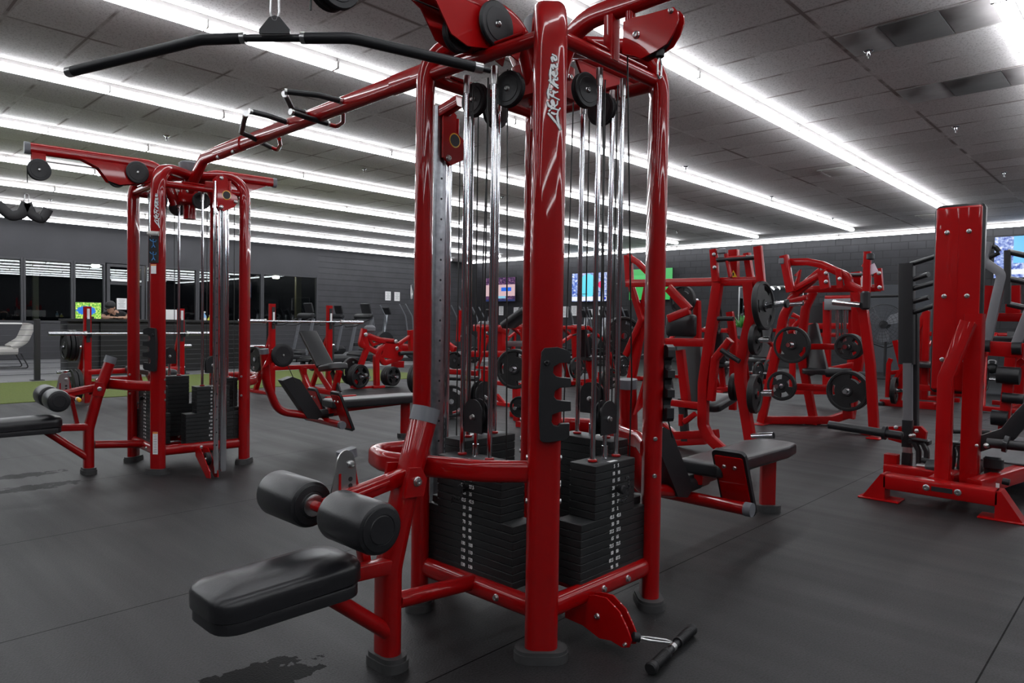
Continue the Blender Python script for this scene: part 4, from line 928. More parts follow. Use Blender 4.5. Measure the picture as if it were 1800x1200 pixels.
# ================================================================== ISO-LATERAL PRESS IN THE MIDDLE RIGHT
XC = 8.2
A = begin('press_machine', 'red A-frame plate-loaded press with four stored weight plates facing the camera', 'weight machine', 1440, 745, X=XC+.4)
b = MB(RED2)
fbar(b, [(1338, 742), (1371, 590), (1377, 556), (1397, 516), (1445, 476)], .09, .07, X=XC, rad=.35)
fbar(b, [(1431, 742), (1407, 617), (1416, 541), (1430, 512)], .09, .07, X=XC+.55, rad=.2)
fbar(b, [(1338, 738, XC+.05), (1460, 738, XC+.6), (1490, 728, XC+.9)], .09, .07)
fbar(b, [(1537, 764), (1530, 640), (1518, 548), (1505, 515)], .09, .07, X=XC-.05, rad=.2)
fbar(b, [(1495, 735), (1510, 634), (1503, 509)], .09, .07, X=XC+.8, rad=.2)
fbar(b, [(1468, 745), (1537, 766)], .05, .07, X=XC+.1)
fbar(b, [(1399, 509, XC+.3), (1547, 506, XC+.2)], .08, .06)
fbar(b, [(1378, 449), (1390, 513)], .09, .06, X=XC-.1)
fbar(b, [(1376, 461), (1420, 460), (1445, 465), (1478, 480), (1491, 486), (1492, 500), (1520, 514)], .08, .06, X=XC, rad=.1)
fbar(b, [(1399, 507), (1441, 483)], .06, .05, X=XC-.05); fbar(b, [(1401, 486), (1406, 478), (1398, 508)], .06, .05, X=XC+.3)
fbar(b, [(1446, 475), (1451, 507)], .1, .05, X=XC-.05); fbar(b, [(1474, 474), (1477, 506)], .06, .05, X=XC-.05)
fbar(b, [(1525, 442), (1523, 517)], .07, .06, X=XC-.1); fbar(b, [(1543, 472), (1546, 511)], .08, .05, X=XC+.1); fbar(b, [(1505, 478), (1507, 508)], .1, .07, X=XC+.4)
fbar(b, [(1498, 484), (1540, 484)], .035, .035, X=XC+.2); fbar(b, [(1520, 470), (1527, 456)], .06, .05, X=XC+.1)
fbar(b, [(1372, 534), (1418, 522)], .05, .04, X=XC-.02)
fbar(b, [(1422, 609), (1526, 609)], .07, .05, X=XC+.3); fbar(b, [(1393, 679), (1465, 683)], .08, .05, X=XC+.2); fbar(b, [(1392, 583), (1398, 612)], .06, .05, X=XC+.1)
fbar(b, [(1489, 690), (1492, 735)], .1, .08, X=XC+.3)
for q in ((1452, 480), (1452, 495), (1476, 490), (1545, 480), (1546, 505)): b.bolt(sp3(q, XC-.09), (-1, 0, 0), .018)
for x, y, xx in ((1338, 745, XC), (1431, 745, XC+.55), (1540, 768, XC-.05)): foot_at(b, x, y, X=xx, s=(.25, .14))
b.build('machine_frame', A)
b = MB(CAP).box(spot(1374, 459, X=XC-.12), (.05, .07, .07), bev=.01); b.m(MATTE).box(spot(1521, 528, X=XC-.15), (.1, .1, .2), bev=.02).box(spot(1530, 451, X=XC-.1), (.08, .07, .07), bev=.01); b.build('rubber_bumper', A)
b = MB(MATTE); rod(b, [(1478, 484), (1542, 483)], .026, X=XC+.2); b.build('pivot_shaft', A)
b = MB(CHROME); rod(b, [(1464, 531), (1512, 536)], .03, X=XC-.2); b.build('weight_peg', A)
b = MB(CHROME); rod(b, [(1385, 535), (1412, 533)], .026, X=XC-.2); b.m(PLASTIC).sphere(spot(1383, 535, X=XC-.2), .04, 12); b.build('weight_peg', A)
b = MB(LEATHER); b.bar([spot(1418, 575, X=XC+.75), spot(1436, 655, X=XC+.55)], .28, .08, up=(1, 0, 0), c=.02); b.build('back_pad', A)
p = spot(1447, 652, X=XC+.7); b = MB(LEATHER).pad((p.x, p.y, p.z), (.42, .4, .07), r=.02, corner=.06); b.build('seat', A)
b = MB(PLASTIC); rod(b, [(1453, 655), (1496, 655)], .05, X=XC+.1); rod(b, [(1510, 660), (1535, 662)], .05, X=XC+.5); b.build('thigh_roller', A)
b = MB(mat('pale_label', (.75, .6, .7), .5)); b.box(spot(1533, 473, X=XC-.1), (.01, .09, .1), rot=Matrix.Rotation(R(-25), 3, 'X'), bev=0); b.m(WHITE).box(spot(1523, 494, X=XC+.0), (.01, .1, .12), bev=0); b.build('paper_label', A)
def pega(x, y, L=.12, Xx=XC):
    p = sp3((x, y), Xx); MB(CHROME).cyl(p+Vector((.05, 0, 0)), p-Vector((L, 0, 0)), .025, 16).build('weight_peg', A)
pega(1392, 606); pega(1491, 609); pega(1372, 678); pega(1491, 687)
end()
GC = 'weight plates stored on the red A-frame press'
plates_on(1392, 606, (1, 0, 0), .215, 1, 'large black plate with wide rim, upper left on red A-frame press', GC, X=XC-.02, t=.045, style=1, spin=30)
plates_on(1491, 609, (1, 0, 0), .145, 3, 'small black plate of the stack, upper right on red A-frame press', GC, X=XC-.02, t=.04, style=0, spin=10)
plates_on(1374, 678, (1, 0, 0), .175, 1, 'mid-size black plate lower left on red A-frame press', GC, X=XC-.02, t=.04, style=0, spin=25)
plates_on(1490, 687, (1, 0, 0), .225, 2, 'largest black plate, lower right on red A-frame press', GC, X=XC-.02, t=.05, style=1, spin=60)

# ================================================================== STANDING MACHINE WITH TALL RED BACKBOARD, RIGHT
T = begin('standing_press_machine', 'red machine with tall red backboard and black peg column at the right', 'weight machine', 1650, 840, X=5.5)
XT = 5.3
b = MB(RED2)
P = lambda x, y, X_: sp3((x, y), X_)
# cross foot along Y
yl, yr = 1.42, .77
b.sweep([(XT, yl+.0, .135), (XT, yr, .135)], rrect(.13, .10, .012, 2))
for yy, s_ in ((yl, 1), (yr, -1)):
    b.prism([(-.01, .0), (-.01, .185), (.02, .185), (.135, .012), (.135, 0)] if s_ > 0 else [(.01, 0), (.01, .185), (-.02, .185), (-.135, .012), (-.135, 0)], (XT, yy, 0), (0, 1, 0), (0, 0, 1), .13)
    b.box((XT, yy+s_*.03, .006), (.16, .26, .012), bev=.003)
# low frame behind
b.bar([(XT+.05, 1.13, .14), (7.4, 1.05, .14)], .1, .1); b.bar([(XT+.45, 1.55, .12), (XT+.45, .98, .12)], .09, .1)
b.bar([(XT+.1, .92, .16), (6.6, .62, .2), (7.6, .55, .2)], .09, .1); b.bar([(XT+.5, 1.52, .02), (XT+.5, 1.52, .24)], .09, .09, up=(1, 0, 0))
b.bar([(5.4, 1.10, .12), (5.4, 1.10, .86), (5.45, .99, 1.24)], .085, .10, up=(1, 0, 0))
b.bar([(5.62, .985, .12), (5.62, .985, 1.3)], .13, .1, up=(0, 1, 0))
for y in (1.16, .98): b.bolt((XT-.066, y, .14), (-1, 0, 0), .017)
b.m(BLACKINK).box((XT-.066, 1.07, .14), (.004, .12, .03), bev=0); b.build('machine_frame', T)
xb = 5.60
o = MB(RED2).box((xb, 1.094, 1.40), (.03, .272, 1.27), bev=.012).box((xb-.0, 1.094, 1.40), (.035, .006, 1.2), bev=0)
for y, z in ((1.16, 1.86), (1.03, 1.86), (1.03, 1.42), (1.165, 1.42), (1.03, .98), (1.165, .98)): o.bolt((xb-.016, y, z), (-1, 0, 0), .013)
bk = o.build('backboard', T)
MB(LEATHER).pad((xb+.055, 1.094, 1.40), (1.31, .30, .07), rot=Matrix(((0, 0, 1), (0, 1, 0), (-1, 0, 0))), r=.025, corner=.04).build('back_pad', T)
# peg column
XK = 6.0
a, c = P(1594, 463, XK), P(1594, 640, XK); cx, cy = a.x, a.y
b = MB(MATTE).bar([(cx, a.y, a.z), (c.x, c.y-.0, c.z)], .10, .075, up=(1, 0, 0)); fbar(b, [(1608, 552), (1607, 760)], .05, .07, X=XK+.1)
for (x0, y0, x1, y1) in ((1602, 464, 1646, 450), (1602, 492, 1632, 482), (1602, 508, 1646, 496), (1602, 531, 1634, 522), (1602, 550, 1646, 536)):
    p0, p1 = P(x0, y0, XK), P(x1, y1, XK-.1); b.tube([p0, p1], .019, 0, 12)
b.build('peg_column', T)
b = MB(GREYMET); fbar(b, [(1596, 638), (1596, 738)], .055, .05, X=XK-.02); b.m(MATTE); fbar(b, [(1596, 738), (1595, 785)], .07, .06, X=XK-.05); b.m(STEEL); fbar(b, [(1595, 785), (1595, 795)], .06, .05, X=XK-.05); b.m(MATTE); fbar(b, [(1595, 795), (1594, 818)], .065, .055, X=XK-.05); b.build('sliding_post', T)
b = MB(RED2); 
for xx in (1578, 1614): b.prism([(-.05, -.07), (.06, -.05), (.06, .05), (-.02, .06), (-.06, .02)], P(xx, 762, XK), (0, 1, 0), (0, 0, 1), .05)
b.build('pivot_bracket', T)
b = MB(MATTE); rod(b, [(1457, 746), (1586, 766)], .032, X=XK-.25); d0, d1 = P(1552, 760, XK-.25), P(1558, 761, XK-.25); b.cyl(d0, d1, .052, 18); b.build('weight_horn', T)
b = MB(STEEL)
for q in ((1575, 751), (1579, 768), (1585, 765), (1601, 766), (1611, 757), (1606, 765)): b.sphere(P(*q, XK-.1), .016, 10)
b.build('pivot_bolts', T)
b = MB(MATTE)
b.box(P(1617, 776, XK-.05), (.10, .14, .035)); rod(b, [(1603, 771), (1630, 776)], .016, X=XK-.1)
for x0 in (1608, 1622): fbar(b, [(x0, 778), (x0+7, 792), (x0+7, 815)], .028, .05, X=XK-.1, rad=.05)
b.box(P(1680, 780, 5.85), (.10, .14, .035))
b.build('linkage', T); b = MB(MATTE)
for x0 in (1672, 1686): fbar(b, [(x0, 782), (x0+4, 796), (x0+1, 824)], .03, .05, X=5.8, rad=.05)
rod(b, [(1620, 808), (1640, 812)], .02, X=XK-.15); rod(b, [(1690, 806), (1704, 808)], .02, X=5.8); b.build('linkage', T)
b = MB(STEEL); rod(b, [(1612, 818), (1636, 820)], .018, X=XK-.2); rod(b, [(1662, 823), (1688, 826)], .018, X=5.8); b.build('link_pins', T)
b = MB(MATTE); b.cyl(P(1636, 822, XK-.2), P(1662, 822, 5.75), .06, 20); b.build('bearing_housing', T)
b = MB(PLASTIC); rod(b, [(1564, 819), (1574, 820)], .018, X=XK-.2); b.m(RED2); rod(b, [(1574, 820), (1586, 821)], .016, X=XK-.2); b.build('pop_pin', T)
b = MB(MATTE); fbar(b, [(1697, 788), (1772, 763), (1800, 730), (1830, 700)], .10, .09, X=5.7, rad=.05); b.build('swing_arm', T)
b = MB(MATTE); rod(b, [(1735, 778), (1850, 789)], .032, X=5.55); d0, d1 = P(1764, 779, 5.55), P(1772, 781, 5.55); b.cyl(d0, d1, .055, 18); b.build('weight_horn', T)
b = MB(STEEL); b.sphere(P(1734, 783, 5.5), .018, 10); b.sphere(P(1717, 783, 5.5), .012, 10); b.build('pivot_bolts', T)
b = MB(MATTE); fbar(b, [(1744, 822), (1744, 842)], .085, .07, X=5.75); b.box(P(1746, 814, 5.72), (.07, .12, .09), bev=.015); b.build('rubber_stop', T)
b = MB(mat('perforated_steel', (.06, .06, .065), .5, bump=(90, .004))); b.box((6.8, .86, .24), (1.5, .62, .015), bev=.004); b.build('foot_platform', T)
b = MB(MATTE); rod(b, [(1645, 757), (1740, 760)], .018, X=6.5); rod(b, [(1702, 758), (1683, 790)], .02, X=6.3); b.build('foot_handle', T)
b = MB(PLASTIC); b.cyl(P(1762, 845, 5.6), P(1775, 848, 5.6), .022, 14); b.build('pop_pin', T)
MB(WHITE).box(P(1752, 856, 5.58), (.004, .03, .055), bev=0).build('warning_label', T)
end()

# ================================================================== MACHINE AT THE RIGHT EDGE
XM = 8.4
Mh = begin('lever_row_machine', 'red machine with black lever arms and roller pads at the right edge', 'weight machine', 1760, 760, X=XM)
b = MB(RED2)
fbar(b, [(1737, 502), (1726, 605), (1708, 758)], .085, .07, X=XM); fbar(b, [(1781, 502), (1781, 560)], .12, .08, X=XM+.3); fbar(b, [(1733, 557), (1800, 558)], .08, .06, X=XM+.1)
fbar(b, [(1740, 612), (1800, 616)], .14, .09, X=XM-.1); fbar(b, [(1777, 625), (1764, 758)], .085, .07, X=XM-.1); fbar(b, [(1795, 625), (1790, 700)], .085, .07, X=XM+.4); fbar(b, [(1712, 757), (1800, 775)], .06, .05, X=XM)
fbar(b, [(1790, 640), (1800, 632)], .06, .05, X=XM); fbar(b, [(1642, 712), (1668, 712)], .05, .05, X=XM+1.5)
for q in ((1716, 703), (1713, 735), (1763, 613)): b.bolt(sp3(q, XM-.06), (-1, 0, 0), .02)
b.build('machine_frame', Mh)
b = MB(GREYMET)
fbar(b, [(1736, 425), (1727, 458), (1762, 481), (1751, 526), (1734, 604)], .08, .06, X=XM-.1, rad=.08); b.build('lever_arm', Mh)
b = MB(GREYMET); fbar(b, [(1812, 540), (1786, 606)], .08, .06, X=XM-.1); b.build('lever_arm', Mh)
b = MB(MATTE); fbar(b, [(1771, 440), (1771, 534)], .05, .05, X=XM-.1)
for y in (442, 489, 534): rod(b, [(1771, y), (1830, y+13)], .028, X=XM-.1)
rod(b, [(1735, 455), (1757, 444)], .02, X=XM); rod(b, [(1737, 436), (1748, 432), (1756, 442)], .022, X=XM); b.build('handle_frame', Mh)
for (x0, y0, x1, y1, r) in ((1727, 608, 1741, 608, .06), (1779, 612, 1796, 612, .06), (1753, 658, 1793, 661, .085), (1743, 733, 1772, 736, .075), (1762, 698, 1800, 702, .05)):
    b = MB(LEATHER); rod(b, [(x0, y0), (x1, y1)], r, X=XM-.15, n=20); b.build('roller_pad', Mh)
b = MB(PLASTIC); b.box(sp3((1785, 598), XM+.5), (.3, .5, .08), bev=.02); b.build('seat', Mh)
end()
GM = 'weight plates behind the right-edge machine'
plates_on(1706, 700, (.2, -1, 0), .19, 2, 'black weight plate below the red backboard, right side', GM, X=XM+.5, t=.05)

# ================================================================== SMALLER MACHINES BEHIND
XE = 11.7
E_ = begin('seated_row_machine', 'low red plate-loaded machine between A-frame press and peg column', 'weight machine', 1600, 712, X=XE)
b = MB(RED2)
fbar(b, [(1548, 708), (1665, 715)], .12, .1, X=XE); fbar(b, [(1578, 705), (1588, 655), (1574, 598)], .08, .07, X=XE); fbar(b, [(1566, 655), (1590, 652)], .06, .05, X=XE)
fbar(b, [(1613, 700), (1615, 560)], .1, .08, X=XE+.5); fbar(b, [(1625, 700), (1629, 548)], .08, .08, X=XE+.4); fbar(b, [(1612, 580), (1630, 545)], .08, .06, X=XE+.4); fbar(b, [(1608, 680), (1650, 683)], .08, .07, X=XE); fbar(b, [(1560, 698), (1562, 640), (1566, 630)], .06, .05, X=XE-.2); fbar(b, [(1583, 610), (1590, 640), (1572, 668)], .05, .04, X=XE-.1)
b.build('machine_frame', E_)
p = spot(1632, 641, X=XE+.3); MB(LEATHER).pad((p.x, p.y, p.z), (.45, .42, .08), r=.02, corner=.05).build('seat', E_)
b = MB(LEATHER); rod(b, [(1640, 646), (1655, 647)], .07, X=XE); b.build('roller_pad', E_)
b = MB(MATTE); b.box(spot(1549, 712, X=XE-.05), (.12, .1, .12), bev=.02); b.build('rubber_foot', E_)
b = MB(CHROME); rod(b, [(1575, 686), (1588, 686)], .03, X=XE-.15); b.build('weight_peg', E_)
end()
plates_on(1572, 686, (.1, -1, 0), .2, 1, 'black weight plate on low machine behind peg column', 'weight plates on low machines', X=XE-.2, t=.06)
XS = 10.8
S_ = begin('smith_machine', 'red cable frame with black crosspiece and chrome rods behind the A-frame press', 'weight machine', 1480, 690, X=XS)
b = MB(RED2); fbar(b, [(1454, 530), (1453, 690)], .1, .08, X=XS); fbar(b, [(1500, 535), (1495, 690)], .1, .08, X=XS); fbar(b, [(1452, 524), (1502, 523)], .07, .1, X=XS); fbar(b, [(1410, 573), (1500, 573)], .09, .08, X=XS+.6); fbar(b, [(1410, 588), (1500, 589)], .06, .06, X=XS+.6)
fbar(b, [(1393, 553), (1408, 560), (1395, 575)], .07, .06, X=XS); fbar(b, [(1393, 560), (1393, 690)], .08, .07, X=XS+.2); fbar(b, [(1450, 650), (1500, 640)], .06, .06, X=XS-.3)
fbar(b, [(1395, 688), (1500, 688)], .08, .08, X=XS); b.build('machine_frame', S_)
b = MB(GREYMET); fbar(b, [(1451, 535), (1507, 534)], .16, .1, X=XS-.1); b.build('crosspiece', S_)
for x in (1472, 1485): b = MB(CHROME); rod(b, [(x, 544), (x, 615)], .025, X=XS-.1); b.build('guide_rod', S_)
b = MB(CABLE); rod(b, [(1479, 540), (1479, 615)], .012, X=XS-.1); b.build('cable', S_)
b = MB(MATTE); rod(b, [(1490, 522), (1600, 519)], .025, X=XS+3); b.build('barbell', S_)
p = spot(1432, 560, X=XS+.8); b = MB(LEATHER).box(p, (.1, .35, .5), bev=.04); b.build('back_pad', S_)
end()
# fillers seen between the uprights: low benches and frames
def low_machine(label, x, y, X, flip=1, name='leg_machine'):
    p = spot(x, y, Z=0); p = spot(x, y, X=X) if X else p
    t = thing(name, label, 'weight machine', (p.x, p.y, 0)); q = Vector((p.x, p.y, 0)); f = flip
    b = MB(RED2)
    b.bar([q+Vector((-.6, 0, .05)), q+Vector((.6, 0, .05))], .09, .08).bar([q+Vector((-.55, -.3, .05)), q+Vector((-.55, .3, .05))], .08, .07).bar([q+Vector((.55, -.35, .05)), q+Vector((.55, .35, .05))], .08, .07)
    b.bar([q+Vector((.1*f, 0, .05)), q+Vector((0, 0, .45))], .08, .08, up=(1, 0, 0)).bar([q+Vector((-.4*f, 0, .05)), q+Vector((-.5*f, 0, 1.15))], .09, .08, up=(1, 0, 0)).bar([q+Vector((-.5*f, -.35, 1.1)), q+Vector((-.5*f, .35, 1.1))], .08, .07)
    for s_ in (-1, 1): b.bar([q+Vector((-.5*f, s_*.33, 1.12)), q+Vector((.1*f, s_*.36, .8)), q+Vector((.45*f, s_*.36, .95))], .06, .05, rad=.1); b.bar([q+Vector((.5*f, s_*.3, .05)), q+Vector((.1*f, s_*.36, .8))], .06, .05)
    b.build('machine_frame', t)
    MB(LEATHER).pad(q+Vector((.05*f, 0, .5)), (.42, .38, .08), r=.025, corner=.06).build('seat', t)
    MB(LEATHER).bar([q+Vector((-.18*f, 0, .55)), q+Vector((-.36*f, 0, 1.15))], .32, .08, up=(1, 0, 0), c=.02).build('back_pad', t)
    for s_ in (-1, 1):
        MB(CHROME).cyl(q+Vector((.5*f, s_*.3, .35)), q+Vector((.5*f, s_*.62, .35)), .025, 14).build('weight_peg', t)
        MB(PLASTIC).cyl(q+Vector((.45*f, s_*.36, .95)), q+Vector((.62*f, s_*.36, .98)), .018, 12).build('hand_grip', t)
    end()
    for s_ in (-1, 1): plate(q+Vector((.5*f, s_*.46, .35)), (0, 1, 0), .2, 'black weight plate on a low machine '+label.split(',')[-1].strip(), 'weight plates on low machines', .05, 1, 20)
low_machine('low red plate-loaded machine, far, seen between pulldown machine uprights', 1268, 640, 11.5)
low_machine('low red plate-loaded machine, far, left of pulldown machine', 1150, 650, 13.0, -1)
low_machine('low red plate-loaded machine, far, at left of mirror', 1330, 640, 13.5, -1)
low_machine('low red plate-loaded machine, far, between the right guide rods', 1035, 655, 11.0)
low_machine('low red plate-loaded machine, far, below the left wall screen', 880, 650, 12.5, -1)
low_machine('low red plate-loaded machine, far, behind red backboard', 1665, 650, 13.5)
low_machine('low red plate-loaded machine, far, at the right picture edge', 1785, 640, 12.5, -1)
low_machine('low red plate-loaded machine, far, behind front column', 950, 660, 9.8, 1)

# ---- bench with black seat between left guide rods, and its plates (seen at 780-930)
XK2 = 7.4
K = begin('preacher_machine', 'red two-post bench with stacked plates seen between the left guide rods', 'weight machine', 860, 730, X=XK2)
b = MB(RED2)
fbar(b, [(847, 578), (847, 620)], .11, .08, X=XK2); fbar(b, [(881, 578), (881, 620)], .11, .08, X=XK2+.1); fbar(b, [(833, 576), (880, 577), (893, 584)], .10, .03, X=XK2); fbar(b, [(825, 622), (900, 622)], .09, .07, X=XK2)
fbar(b, [(853, 650), (853, 680)], .1, .08, X=XK2); fbar(b, [(838, 678), (855, 660)], .06, .06, X=XK2); fbar(b, [(870, 672), (900, 676)], .06, .06, X=XK2-.1); fbar(b, [(908, 675), (908, 720)], .09, .08, X=XK2-.2); fbar(b, [(868, 722), (912, 722), (960, 712)], .08, .07, X=XK2-.3); fbar(b, [(873, 695), (888, 716)], .06, .05, X=XK2-.3)
fbar(b, [(805, 600), (808, 545)], .05, .05, X=XK2+.4); fbar(b, [(780, 652), (840, 656)], .08, .06, X=XK2+.3); fbar(b, [(808, 700), (797, 740)], .09, .07, X=XK2-.5); fbar(b, [(780, 600), (800, 615)], .1, .06, X=XK2); b.build('machine_frame', K)
b = MB(LEATHER); b.bar([spot(893, 572, X=XK2), spot(930, 545, X=XK2)], .3, .09, up=(0, 0, 1), c=.02); b.build('arm_pad', K)
b = MB(GREYMET).box(spot(853, 570, X=XK2+.1), (.2, .2, .1), bev=.03); b.build('elbow_rest', K)
b = MB(MATTE); rod(b, [(780, 664), (838, 666)], .035, X=XK2-.2); b.build('weight_peg', K)
b = MB(GREYMET); fbar(b, [(888, 604), (925, 604)], .08, .06, X=XK2+.3); b.build('crossbar', K)
end()
GK = 'weight plates seen between the left guide rods'
plates_on(808, 632, (-1, -.5, 0), .135, 5, 'black plate in a horizontal stack of five between left guide rods', GK, X=XK2-.0, t=.045)
plates_on(908, 648, (-1, -.35, 0), .235, 2, 'large black plate left of front column, seen between guide rods', GK, X=6.0, t=.05)
plates_on(792, 705, (-.7, -1, 0), .2, 2, 'large black plate low behind chrome mast of near tower', GK, X=5.7, t=.05)
plates_on(914, 715, (-1, -.3, 0), .12, 1, 'black plate low beside front column', GK, X=5.7, t=.05)

for (x_, y_, r_, lb_) in ((792, 705, .2, 'low red upright with a peg behind the chrome mast of near tower'), (914, 715, .12, 'low red upright with a peg beside the foot of front column')):
    p = spot(x_, y_, X=5.7); p.z = max(p.z, r_+.012); t = thing('plate_tree', lb_, 'plate rack', (p.x+.3, p.y+.1, 0))
    MB(RED2).bar([(p.x+.35, p.y+.12, 0), (p.x+.35, p.y+.12, p.z+.12)], .07, .07).bar([(p.x+.1, p.y+.12, .03), (p.x+.6, p.y+.12, .03)], .07, .06).build('frame', t)
    MB(CHROME).cyl(p-Vector((.14, .05, 0)), p+Vector((.36, .13, 0)), .02, 14).build('weight_peg', t); end()
p = spot(908, 648, X=6.0); t = thing('plate_tree', 'red upright with pegs behind front column, holding the large plates', 'plate rack', (p.x+.25, p.y-.02, 0))
b = MB(RED2).bar([(p.x+.35, p.y+.1, 0), (p.x+.35, p.y+.1, 1.15)], .08, .08).bar([(p.x+.1, p.y+.1, .04), (p.x+.65, p.y+.1, .04)], .08, .07).bar([(p.x+.35, p.y-.2, .04), (p.x+.35, p.y+.4, .04)], .08, .07); b.build('frame', t)
MB(CHROME).cyl(p-Vector((.15, .05, 0)), p+Vector((.36, .126, 0)), .0235, 14).build('weight_peg', t); end()
# ================================================================== ISO MACHINE LEFT OF THE NEAR TOWER (F)
YF = 10.2
Fm = begin('chest_press_machine', 'red plate-loaded machine with black plates between rear tower and near tower', 'weight machine', 665, 690, Y=YF)
b = MB(RED2)
fbar(b, [(621, 700), (624, 668), (645, 612), (640, 592)], .09, .07, Y=YF); fbar(b, [(662, 692), (661, 625), (668, 612), (690, 602)], .09, .07, Y=YF, rad=.15)
fbar(b, [(640, 578), (634, 605), (660, 618), (675, 638), (703, 628), (705, 622)], .09, .06, Y=YF, rad=.05); fbar(b, [(645, 590), (668, 598), (690, 600)], .1, .08, Y=YF); fbar(b, [(645, 590), (655, 606), (668, 600)], .06, .05, Y=YF)
b.prism([(-.2, -.12), (.15, -.18), (.25, .0), (.12, .14), (-.12, .16)], sp3((685, 615), None, YF), (1, 0, 0), (0, 0, 1), .08)
fbar(b, [(690, 640), (708, 640)], .12, .08, Y=YF+.2); fbar(b, [(700, 605), (722, 590)], .06, .05, Y=YF); fbar(b, [(722, 580), (724, 615)], .1, .08, Y=YF); fbar(b, [(705, 610), (724, 612), (736, 608)], .14, .08, Y=YF+.4); fbar(b, [(625, 698), (665, 696)], .05, .05, Y=YF); fbar(b, [(655, 694), (675, 692)], .06, .06, Y=YF-.1)
for q in ((643, 588), (696, 600), (698, 612)): b.bolt(sp3(q, None, YF-.07), (0, -1, 0), .03)
b.build('machine_frame', Fm)
b = MB(CAP).box(sp3((650, 578), None, YF+.1), (.2, .12, .14), bev=.04); b.build('rubber_bumper', Fm)
b = MB(PLASTIC); rod(b, [(702, 621), (726, 620)], .035, Y=YF-.1); b.build('hand_grip', Fm)
for x, y in ((622, 656), (628, 661), (676, 660)): MB(CHROME).cyl(sp3((x, y), None, YF+.1), sp3((x, y), None, YF+.1)+Vector((0, -.38, 0)), .025, 14).build('weight_peg', Fm)
end()
GF = 'weight plates on the machine left of near tower'
plates_on(617, 652, (.25, -1, 0), .235, 1, 'large black plate, leftmost on red machine left of near tower', GF, Y=YF+.15, t=.055)
plates_on(626, 662, (.15, -1, 0), .205, 3, 'black plate on front left peg of red machine left of near tower', GF, Y=YF+.05, t=.045, style=0)
plates_on(682, 663, (.15, -1, 0), .175, 4, 'black plate on front right peg of red machine left of near tower', GF, Y=YF+.05, t=.04, style=0)
plates_on(733, 665, (.3, -1, 0), .235, 2, 'large black plate beside left column of near tower', GF, Y=YF-1.8, t=.055)

# ================================================================== BENCHES WITH BARBELLS
def bench(label, PL, PR, barL, barR, bz, pad, grp, name='bench_press', incline=True):
    """PL, PR: feet of the two uprights (world xy)"""
    PL, PR = Vector((*PL, 0)), Vector((*PR, 0)); u = (PR-PL).normalized(); n = Vector((u.y, -u.x, 0)); c = (PL+PR)/2; H = 1.42 if incline else 1.32
    t = thing(name, label, 'weight bench', (c.x, c.y, 0))
    for q in (PL, PR):
        b = MB(RED2).bar([q, q+Vector((0, 0, H))], .085, .075, up=n); b.bar([q+n*-.55, q+n*-.0+Vector((0, 0, .95))], .07, .06, up=(0, 0, 1)); b.bar([q+n*.0+Vector((0, 0, .02)), q-n*.7+Vector((0, 0, .02))], .07, .05)
        b.bar([q+Vector((0, 0, .5)), q+n*.0-n*.4+Vector((0, 0, .25))], .05, .05); up_ = b.build('upright', t)
        j = MB(MATTE).bar([q+n*.05+Vector((0, 0, bz-.12)), q+n*.05+Vector((0, 0, bz+.22))], .05, .012, up=n).bar([q+n*.05+Vector((0, 0, bz-.03)), q+n*.13+Vector((0, 0, bz-.045)), q+n*.14+Vector((0, 0, bz+.0))], .04, .014); j.build('bar_hook', up_)
        MB(WHITE).box(q+n*.045+Vector((0, 0, 1.22)), (.004 if abs(n.x) > .5 else .03, .03, .14), bev=0).build('sticker', up_)
    b = MB(RED2).bar([PL+Vector((0, 0, .42)), PR+Vector((0, 0, .42))], .08, .07); b.bar([c+Vector((0, 0, .42)), c+n*.25+Vector((0, 0, .08)), c+n*1.0+Vector((0, 0, .08))], .08, .07); b.bar([c+n*.95+Vector((0, 0, .05)), c+n*1.1+Vector((0, 0, .42))], .07, .08, up=u); b.bar([c+n*.9+Vector((0, 0, .08)), c+n*.45+Vector((0, 0, .42))], .06, .06)
    b.bar([c-u*.25+n*1.15+Vector((0, 0, .03)), c+u*.25+n*1.15+Vector((0, 0, .03))], .06, .05); b.bar([c+n*.1+Vector((0, 0, .05)), c+n*.1+Vector((0, 0, .42))], .06, .06, up=u); b.build('bench_frame', t)
    Rm = Matrix((u, n, Vector((0, 0, 1)))).transposed()
    if incline:
        a0, a1 = c+n*.20+Vector((0, 0, .98)), c+n*.72+Vector((0, 0, .47)); w = (a1-a0).normalized(); nn = u.cross(w)
        if nn.z < 0: nn = -nn
        b = MB(LEATHER); b.sweep([a0, a1], rrect(.30, .075, .03, 3), up=nn); b.build('back_pad', t)
        MB(LEATHER).pad(c+n*.93+Vector((0, 0, .47)), (.34, .38, .09), rot=Rm@Matrix.Rotation(R(10), 3, 'X'), r=.03, corner=.07).build('seat', t)
        b = MB(MATTE).bar([c+n*.9+Vector((0, 0, .40)), c+n*1.12+Vector((0, 0, .1))], .09, .03, up=u); b.build('foot_bar', t)
    else:
        MB(LEATHER).pad(c+n*.55+Vector((0, 0, .45)), (.32, 1.15, .08), rot=Rm, r=.03, corner=.06).build('bench_pad', t)
    for s_, q in ((-1, PL), (1, PR)):
        for k in range(2): MB(CHROME).cyl(q-n*(.25+.25*k)+Vector((0, 0, .75-.35*k)), q-n*(.25+.25*k)+u*s_*.25+Vector((0, 0, .75-.35*k)), .024, 14).build('weight_peg', t)
    ORG[0] = Vector((0, 0, 0))
    m0 = c+n*.10+Vector((0, 0, bz+.0)); e = thing('barbell', grp, 'barbell', m0)
    MB(CHROME).cyl(m0-u*.66, m0+u*.66, .0145, 14).build('bar', e)
    for s_ in (-1, 1):
        MB(CHROME).cyl(m0+u*s_*.68, m0+u*s_*1.1, .0255, 18).m(STEEL).cyl(m0+u*s_*.655, m0+u*s_*.685, .036, 18).build('sleeve', e)
    end(); return c, u, n
